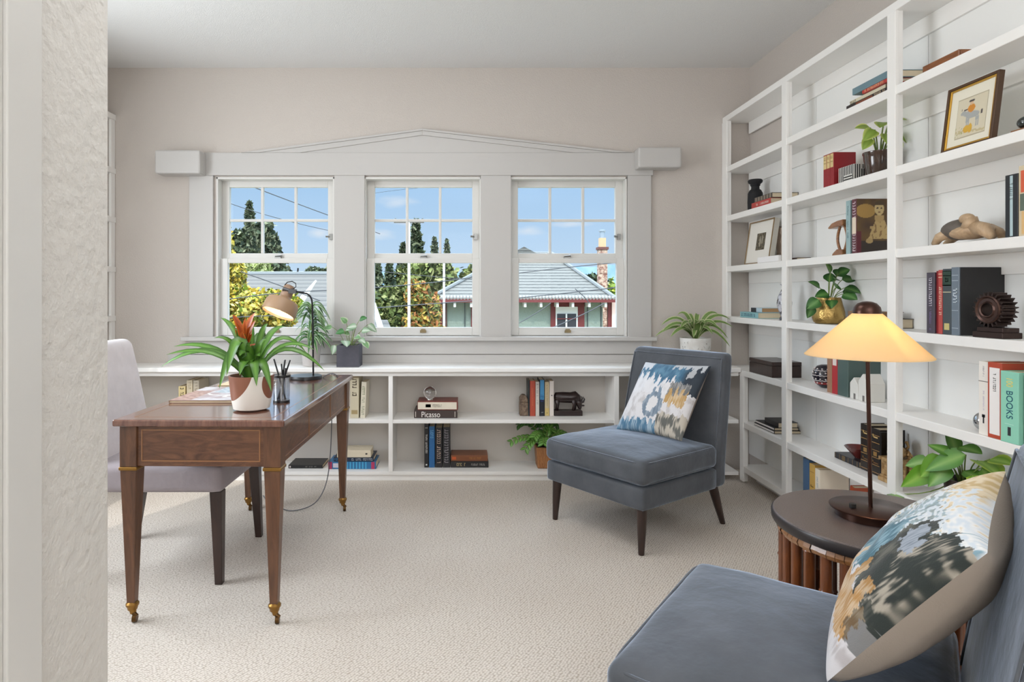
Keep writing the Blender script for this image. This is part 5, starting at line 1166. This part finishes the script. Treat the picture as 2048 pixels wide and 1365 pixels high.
# ================================================================== OUTSIDE
GZ = -3.6
tag(MB().box((-60, 4.6, GZ-.2), (70, 140, GZ)).build('ground', mat('grey_green_ground', (120, 122, 100), .9, var=(.4, (150, 142, 118)))), 'ground outside the windows', 'ground', None, 'structure')
M_tile = bpy.data.materials.new('grey_barrel_roof_tiles'); M_tile.use_nodes = True; tt3 = M_tile.node_tree; b3 = tt3.nodes['Principled BSDF']; b3.inputs['Roughness'].default_value = .85
def rowmat(tt3, b3, rows, c1, c2, c3, wav):
    tcn = tt3.nodes.new('ShaderNodeTexCoord'); wv = tt3.nodes.new('ShaderNodeTexWave'); wv.wave_type = 'BANDS'; wv.bands_direction = 'Z'; wv.wave_profile = 'SAW'
    wv.inputs['Scale'].default_value = rows; wv.inputs['Distortion'].default_value = wav; wv.inputs['Detail'].default_value = 1; wv.inputs['Detail Scale'].default_value = 3
    tt3.links.new(tcn.outputs['Object'], wv.inputs[0]); r = tt3.nodes.new('ShaderNodeValToRGB'); e = r.color_ramp.elements
    e[0].position = .08; e[0].color = lin(c3); e[1].position = .34; e[1].color = lin(c1); q = e.new(1.0); q.color = lin(c2); tt3.links.new(wv.outputs['Fac'], r.inputs[0]); tt3.links.new(r.outputs[0], b3.inputs['Base Color'])
rowmat(tt3, b3, 2.5, (106, 104, 97), (118, 116, 108), (26, 26, 25), .7)
M_shing = bpy.data.materials.new('weathered_grey_shingles'); M_shing.use_nodes = True; b4 = M_shing.node_tree.nodes['Principled BSDF']; b4.inputs['Roughness'].default_value = .9
rowmat(M_shing.node_tree, b4, 2.4, (92, 87, 80), (104, 99, 91), (74, 71, 66), .5)
# neighbour house, its front at HY
HYY = 24.0; k_ = HYY/F
hx0, hx1 = (858-CX)*k_, (1232-CX)*k_; ez = CH-(599-CY)*k_
nh = thing('neighbour_house', 'pale green stucco house with grey tiled hip roof outside the right windows', 'house', ((hx0+hx1)/2, HYY, GZ))
cx0 = (hx0+hx1)/2
def HP(x, y, z_): return (x-cx0, y-HYY, z_-GZ)
RY = HYY+4.2; kr = RY/F; rz_ = CH-(509-CY)*kr; rx0, rx1 = (1022-CX)*kr, (1104-CX)*kr
BY = HYY+8.4
b = MB(); e0 = [HP(hx0, HYY, ez), HP(hx1, HYY, ez), HP(hx1, BY, ez), HP(hx0, BY, ez)]; r0_, r1_ = HP(rx0, RY, rz_), HP(rx1, RY, rz_)
def up(p, d=.10): return (p[0], p[1], p[2]+d)
vs_ = e0+[r0_, r1_]; b.add(vs_, [(0, 1, 5, 4), (1, 2, 5), (2, 3, 4, 5), (3, 0, 4), (3, 2, 1, 0)]); b.build('roof', M_tile, nh)
b = MB()
for (p, q) in ((e0[0], r0_), (e0[1], r1_), (r0_, r1_)): b.tube([up(p, .03), up(q, .03)], .09, 8)
b.build('hip_ridge', mat('grey_ridge_tile', (120, 122, 120), .8), nh, smooth=True)
MB().box(HP(hx0-.02, HYY-.06, ez-.12), HP(hx1+.02, HYY-.01, ez+.03)).build('fascia', mat('oxblood_paint', (112, 44, 40), .6), nh)
b = MB()
for i in range(56):
    xx = hx0+.1+(hx1-hx0-.2)*i/55; b.tube([HP(xx, HYY-.08, ez+.03), HP(xx, HYY+.15, ez+.10)], .05, 6)
b.build('eave_tiles', mat('pale_eave_tile', (150, 146, 140), .8), nh, smooth=True)
WYH = HYY+.7
MB().box(HP(hx0+.45, WYH, GZ), HP(hx1-.35, BY-.5, ez-.05)).build('wall', mat('pale_green_stucco', (146, 156, 142), .9, bump=(9, .8, .05)), nh)
M_wht = mat('white_exterior_paint', (230, 226, 218), .7); M_ox = MC['oxblood_paint']
b = MB(); kw = WYH/F
for px in (910, 942, 1047, 1078, 1110, 1140, 1172, 1204): 
    xx = (px-CX)*kw; b.box(HP(xx-.045, HYY+.02, ez-.30), HP(xx+.045, WYH, ez-.08))
b.build('rafter_tail', M_wht, nh)
def hw_(px0, px1, py0, py1, y, m, nm, dep=.06):
    kk = y/F; return MB().box(HP((px0-CX)*kk, y-dep, CH-(py1-CY)*kk), HP((px1-CX)*kk, y, CH-(py0-CY)*kk)).build(nm, m, nh)
hw_(862, 876, 605, 700, WYH-.02, M_wht, 'corner_post', .3); hw_(876, 884, 604, 700, WYH-.01, M_ox, 'corner_board', .10)
hw_(884, 894, 604, 700, WYH-.01, mat('dark_brick', (74, 50, 46), .9, var=(6, (110, 70, 60), .2)), 'brick_panel', .05)
for px in (929, 1174, 1201): hw_(px, px+1.5, 604, 700, WYH, mat('dark_pipe', (60, 66, 66), .6), 'downpipe', .04)
hw_(942, 946, 604, 700, WYH, M_ox, 'corner_board', .08)
hw_(1101, 1168, 604, 700, WYH, M_ox, 'window_frame', .08); hw_(1111, 1155, 614, 700, WYH-.05, M_wht, 'window_shutter', .05); hw_(1114, 1152, 628, 700, WYH-.08, mat('dark_window', (60, 58, 60), .2), 'window_glass', .05)
hw_(1131, 1134, 628, 700, WYH-.14, M_wht, 'mullion', .04); hw_(1114, 1152, 637, 639, WYH-.14, M_ox, 'glazing_bar', .04)
hw_(1214, 1221, 604, 700, WYH-.02, M_ox, 'corner_board', .2); hw_(1221, 1229, 603, 700, WYH-.03, mat('pink_stucco', (236, 200, 184), .9), 'corner_post', .25)
o = MB().prism([(-.62, 0), (.62, 0), (0, .33)], 'y', -.5, .5).build('roof_dormer', M_tile, nh); o.location = HP((1046-CX)*kr, RY, rz_-.02)
def chimney(label, px0, px1, ptop, pbot, Y, pots):
    kk = Y/F; x0, x1 = (px0-CX)*kk, (px1-CX)*kk; xc = (x0+x1)/2; zt_ = CH-(ptop-CY)*kk; zb = CH-(pbot-CY)*kk; wd = (x1-x0)
    t = thing('brick_chimney', label, 'chimney', (xc, Y, zb))
    Mb = mat('rustic_brick', (128, 84, 70), .95, var=(5.5, (206, 176, 152), .10), bump=(6, 1, .1))
    H = zt_-zb
    MB().box((-wd/2, -wd/2, 0), (wd/2, wd/2, H)).build('stack', Mb, t); MB().box((-wd*.62, -wd*.62, H), (wd*.62, wd*.62, H+.12)).build('cap', mat('dark_brick_cap', (110, 70, 62), .9), t)
    if pots:
        MB().box((-wd*.36, -wd*.36, H+.12), (wd*.36, wd*.36, H+.55)).build('clay_pot', mat('tan_clay', (214, 172, 130), .8), t)
        MB().lathe([(.12, H+.55), (.12, H+.85), (.17, H+.86), (.17, H+.93), (.12, H+.94)], n=16).build('metal_flue', mat('galvanised', (190, 196, 200), .3, .7), t, smooth=True)
    return t
chimney('tall brick chimney with clay pot and metal flue at the right of the tiled roof', 1196, 1213, 500, 700, 29.5, True)
chimney('small brick chimney just behind the hip of the tiled roof', 1113, 1127, 524, 560, 31.0, False)
# grey shingled house at left
gh = thing('shingled_house', 'house with a broad weathered grey shingle roof outside the left window', 'house', (-7.0, 20, GZ))
def at2(px, py, Y): q = at(px, py, Y); return (q.x+7.0, q.y-20, q.z-GZ)
pA, pB, pC, pD = at2(483, 549, 22), at2(684, 549, 22), at2(706, 700, 14), at2(432, 700, 14)
b = MB(); dn = lambda p: (p[0], p[1], p[2]-.15)
b.add([pD, pC, pB, pA, dn(pD), dn(pC), dn(pB), dn(pA)], [(0, 1, 2, 3), (7, 6, 5, 4), (0, 4, 5, 1), (1, 5, 6, 2), (2, 6, 7, 3), (3, 7, 4, 0)]); b.build('roof', M_shing, gh)
MB().tube([pA, pB], .10, 8).build('roof_ridge', mat('grey_ridge_tile', (120, 122, 120), .8), gh)
MB().box((pD[0]+.3, -5.5, 0), (pC[0]-.3, 1.9, pD[2]-.2)).build('wall', M_wht, gh)
q = at2(632, 562, 13.6); q2 = at2(590, 618, 13.0); MB().tube([q, q2], [.02, .09], 6).build('rake_board', M_wht, gh)
q = at2(595, 549, 22); MB().tube([q, (q[0]+.02, q[1], q[2]+.22)], .03, 6).build('vent_pipe', M_dark, gh)
gr_ = thing('garage_roof', 'low grey roof with white fascia at the foot of the middle window', 'roof', (-2, 12, GZ))
def at3(px, py, Y): q = at(px, py, Y); return (q.x+2, q.y-12, q.z-GZ)
b = MB(); a1, a2, a3, a4 = at3(735, 700, 10), at3(800, 700, 10), at3(775, 640, 13), at3(740, 640, 13)
b.add([a1, a2, a3, a4, dn(a1), dn(a2), dn(a3), dn(a4)], [(0, 1, 2, 3), (7, 6, 5, 4), (0, 4, 5, 1), (1, 5, 6, 2), (2, 6, 7, 3), (3, 7, 4, 0)]); b.build('roof', M_shing, gr_)
MB().tube([at3(747, 608, 13), at3(763, 662, 10)], .05, 6).build('fascia', M_wht, gr_)
MB().box((a1[0]+.05, -1.9, 0), (a2[0]-.05, .9, a1[2]-.2)).build('wall', M_wht, gr_)

def tree(name, label, px, py_top, py_bot, Y, wpx, kind, cols, n=3500, size=.10, group=None, seed=1):
    kk = Y/F; x = (px-CX)*kk; ztop = CH-(py_top-CY)*kk; zb = CH-(py_bot-CY)*kk; wd = wpx*kk/2; H = ztop-zb
    t = thing(name, label, 'tree', (x, Y, GZ), 0, group); rs = random.Random(seed); random.seed(seed); b = MB()
    blobs = []
    if kind != 'cone':
        for k in range(14):
            blobs.append((rs.uniform(-.75, .75)*wd, rs.uniform(-.5, .5)*wd, zb+H*rs.uniform(.12, .86), wd*rs.uniform(.28, .5), H*rs.uniform(.12, .24)))
        blobs.append((0, 0, zb+H*.6, wd*.6, H*.38))
    for i in range(n):
        c_ = cols[rs.randrange(len(cols))]; f_ = rs.uniform(.55, 1.05); c_ = tuple(min(1, q*f_) for q in c_)
        if kind == 'cone':
            tt_ = rs.random()**.7; a = rs.uniform(0, 2*PI); r_ = wd*(tt_**.75)*(.50+.75*abs(noise.noise(Vector((3*math.cos(a), 3*math.sin(a), tt_*11+seed)))*1.6))*rs.uniform(.3, 1.1)
            p = Vector((r_*math.cos(a), r_*math.sin(a), ztop-H*tt_-.12*r_))
        else:
            q = blobs[rs.randrange(len(blobs))]; d = Vector((rs.gauss(0, 1), rs.gauss(0, 1), rs.gauss(0, 1))).normalized()*rs.uniform(.72, 1.05)
            p = Vector((q[0]+d.x*q[3], q[1]+d.y*q[3], q[2]+d.z*q[4]))
            p.z = min(p.z, ztop)
        p.z -= GZ; b.quadleaf(p, size*rs.uniform(.6, 1.3), c_)
    b.build('foliage', M_foliage, t)
    hz_ = (ztop-GZ)-(.05*H if kind == 'cone' else .3*H)
    MB().tube([(0, 0, -.02), (.0, 0, hz_)], [max(.12, wd*.07), max(.03, wd*.02)], 8).build('trunk', mat('bark', (84, 68, 54), .95), t)
    random.seed(seed+99); return t
YL = [L3((236, 206, 84)), L3((222, 202, 90)), L3((246, 224, 130)), L3((176, 180, 84)), L3((208, 176, 70)), L3((110, 110, 60))]
GN = [L3((104, 116, 62)), L3((136, 142, 80)), L3((66, 78, 44)), L3((166, 166, 108))]
DGN = [L3((80, 92, 66)), L3((108, 118, 86)), L3((50, 62, 48)), L3((150, 152, 118))]
OR_ = [L3((206, 158, 84)), L3((160, 158, 84)), L3((216, 182, 90)), L3((120, 130, 72)), L3((190, 126, 78)), L3((92, 96, 60))]
tree('maple_tree', 'bright yellow-leaved tree close outside the left window, tall at its left side', 452, 440, 700, 9.0, 62, 'blob', YL, 5200, .05, seed=2)
tree('maple_tree', 'low spreading yellow-green tree behind the desk lamp outside the left window', 505, 572, 720, 8.2, 170, 'blob', YL+[L3((120, 140, 40))], 6500, .045, seed=3)
tree('conifer_tree', 'tall pointed dark conifer outside the left window', 499, 404, 640, 34, 56, 'cone', DGN, 3600, .22, seed=4)
tree('broadleaf_tree', 'rounded dark green tree beside the pointed conifer, above the grey shingle roof', 519, 448, 620, 38, 108, 'blob', DGN, 5000, .24, seed=5)
tree('palm_tree', 'pale fan-leaved palm showing over the grey shingle roof ridge', 505, 522, 560, 27, 74, 'blob', [L3((170, 180, 110)), L3((120, 140, 70)), L3((206, 206, 150))], 1200, .22, seed=6)
G14 = 'distant trees along the skyline'
tree('broadleaf_tree', 'small distant dark tree at the right of the shingle roof ridge', 630, 536, 570, 60, 36, 'blob', DGN, 1200, .3, G14, 7)
tree('broadleaf_tree', 'distant dark tree cut by the right stile of the left window', 660, 528, 570, 55, 22, 'blob', DGN, 900, .3, G14, 8)
tree('conifer_tree', 'tallest conifer standing right behind the white utility pole', 832, 440, 640, 42, 66, 'cone', DGN, 4200, .28, seed=9)
tree('conifer_tree', 'slim conifer top left of the utility pole', 806, 486, 640, 46, 40, 'cone', DGN, 2200, .28, seed=10)
tree('conifer_tree', 'slim distant conifer between the two utility poles', 869, 475, 640, 50, 34, 'cone', DGN, 2200, .28, seed=11)
tree('conifer_tree', 'smallest slim conifer seen in the right panes of the middle window', 894, 480, 640, 52, 26, 'cone', DGN, 1800, .28, seed=12)
tree('broadleaf_tree', 'dark tree at the left edge of the middle window', 746, 512, 660, 34, 34, 'blob', DGN, 2600, .2, seed=13)
tree('broadleaf_tree', 'conical grey-green tree left in the middle window', 779, 518, 660, 36, 46, 'cone', DGN, 2600, .2, seed=14)
tree('broadleaf_tree', 'broad green tree mass behind the utility pole in the middle window', 850, 508, 680, 36, 120, 'blob', GN, 7000, .22, seed=15)
tree('broadleaf_tree', 'olive green tree mass sloping down to the tiled roof', 915, 530, 680, 37, 90, 'blob', GN+OR_[1:2], 4500, .2, seed=16)
tree('broadleaf_tree', 'dark green bush low at the left of the middle window', 770, 575, 720, 20, 80, 'blob', GN, 5200, .11, seed=17)
tree('broadleaf_tree', 'autumn orange and yellow tree in the middle window beside the tiled roof', 842, 562, 720, 20, 96, 'blob', OR_, 7500, .10, seed=18)
tree('broadleaf_tree', 'yellow-green bush right of the chimney above the roof eave', 1225, 552, 700, 34, 36, 'blob', [L3((190, 196, 80)), L3((140, 160, 70)), L3((96, 120, 60))], 2000, .18, seed=19)
tree('broadleaf_tree', 'hazy dark trees behind the chimney below the hills', 1185, 546, 640, 60, 76, 'blob', DGN, 2500, .35, seed=20)
# hills
b = MB(); pts = []
for i in range(41):
    px = 560+i*26; h_ = 536+5*math.sin(i*.7)+3*math.sin(i*1.9)+(8 if px < 1050 else 0)+max(0, (px-1200))*-.03; q = at(px, h_, 130); pts.append((q.x, q.z))
pts = [(pts[0][0], GZ)]+pts+[(pts[-1][0], GZ)]; b.prism(pts, 'y', 130, 138)
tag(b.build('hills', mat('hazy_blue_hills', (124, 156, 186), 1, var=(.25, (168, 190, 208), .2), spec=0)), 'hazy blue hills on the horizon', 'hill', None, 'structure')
# utility poles and wires
def upole(label, px, ptop, pbot, Y, r, bar):
    kk = Y/F; x = (px-CX)*kk; t = thing('utility_pole', label, 'pole', (x, Y, GZ)); H = CH-(ptop-CY)*kk-GZ
    MB().tube([(0, 0, 0), (0, 0, H)], [r*1.1, r], 12).build('post', mat('pale_weathered_pole', (214, 210, 206), .8), t, smooth=True)
    if bar:
        MB().box((-.42, -.03, H-.07), (.42, .03, H-.02)).build('crossarm', mat('weathered_crossarm', (96, 88, 80), .8), t)
        for xx in (-.38, .2, .38): MB().lathe([(.02, H-.02), (.03, H+.03), (.02, H+.06)], (xx, 0, 0), 10).build('insulator', mat('grey_insulator', (90, 96, 96), .4), t, smooth=True)
    return t
upole('tall pale utility pole with crossarm in the middle window', 818, 441, 900, 17.5, .038, True)
upole('shorter pale utility pole in the right part of the middle window', 888, 512, 900, 22, .040, False)
def wire(label, pts, r=.012, group='overhead wires outside the windows'):
    P_ = [at(*p) for p in pts]; out = []
    if len(P_) == 3: out = bez(P_[0], P_[1]*2-(P_[0]+P_[2])/2, P_[2], 14)
    else: out = P_
    o = MB().tube([tuple(p) for p in out], r, 6).build('overhead_wire', mat('dark_cable', (70, 70, 72), .6), smooth=True); tag(o, label, 'wire', group)
wire('overhead wire slanting down through the upper panes of the left window', [(420, 340, 12), (590, 406, 14), (760, 468, 17)], .010)
wire('thin overhead wire at lower slant in the upper panes of the left window', [(430, 396, 16), (560, 438, 18), (700, 470, 20)], .009)
wire('cable crossing the grey shingle roof down towards the desk lamp', [(440, 530, 9), (545, 566, 9), (640, 602, 9)], .008)
wire('cable across the yellow tree in the left window', [(420, 606, 7.6), (545, 588, 7.6), (690, 580, 7.6)], .007)
wire('lower cable near the foot of the left window', [(420, 640, 7), (540, 632, 7), (690, 634, 7)], .006)
wire('upper dark cable crossing the middle window and right window roof', [(700, 578, 14), (850, 567, 14.5), (990, 548, 15)], .013)
wire('thin pale cable behind the utility pole in the middle window', [(760, 543, 18), (850, 552, 18), (950, 560, 18)], .010)
wire('lower dark cable crossing the middle window to the house wall', [(700, 620, 12), (850, 609, 12.5), (1000, 598, 13)], .011)
wire('upper cable across the tiled roof in the right window', [(990, 553, 15), (1110, 538, 15), (1270, 522, 15)], .012)
wire('lower cable across the tiled roof in the right window', [(990, 600, 13), (1110, 589, 13), (1270, 571, 13)], .012)
wire('cable sagging across the green stucco wall to the right eave', [(1090, 662, 13), (1160, 632, 13), (1208, 607, 13)], .011)
wire('short cable rising over the green wall at the left of the right window', [(1010, 662, 13), (1070, 628, 13), (1102, 606, 13)], .009)
wire('short cable running from the service head over the green wall', [(1150, 578, 13), (1166, 592, 13), (1178, 606, 13)], .009)
wire('faint high wire in the upper panes of the middle window', [(700, 396, 30), (800, 380, 30), (1000, 362, 30)], .008)
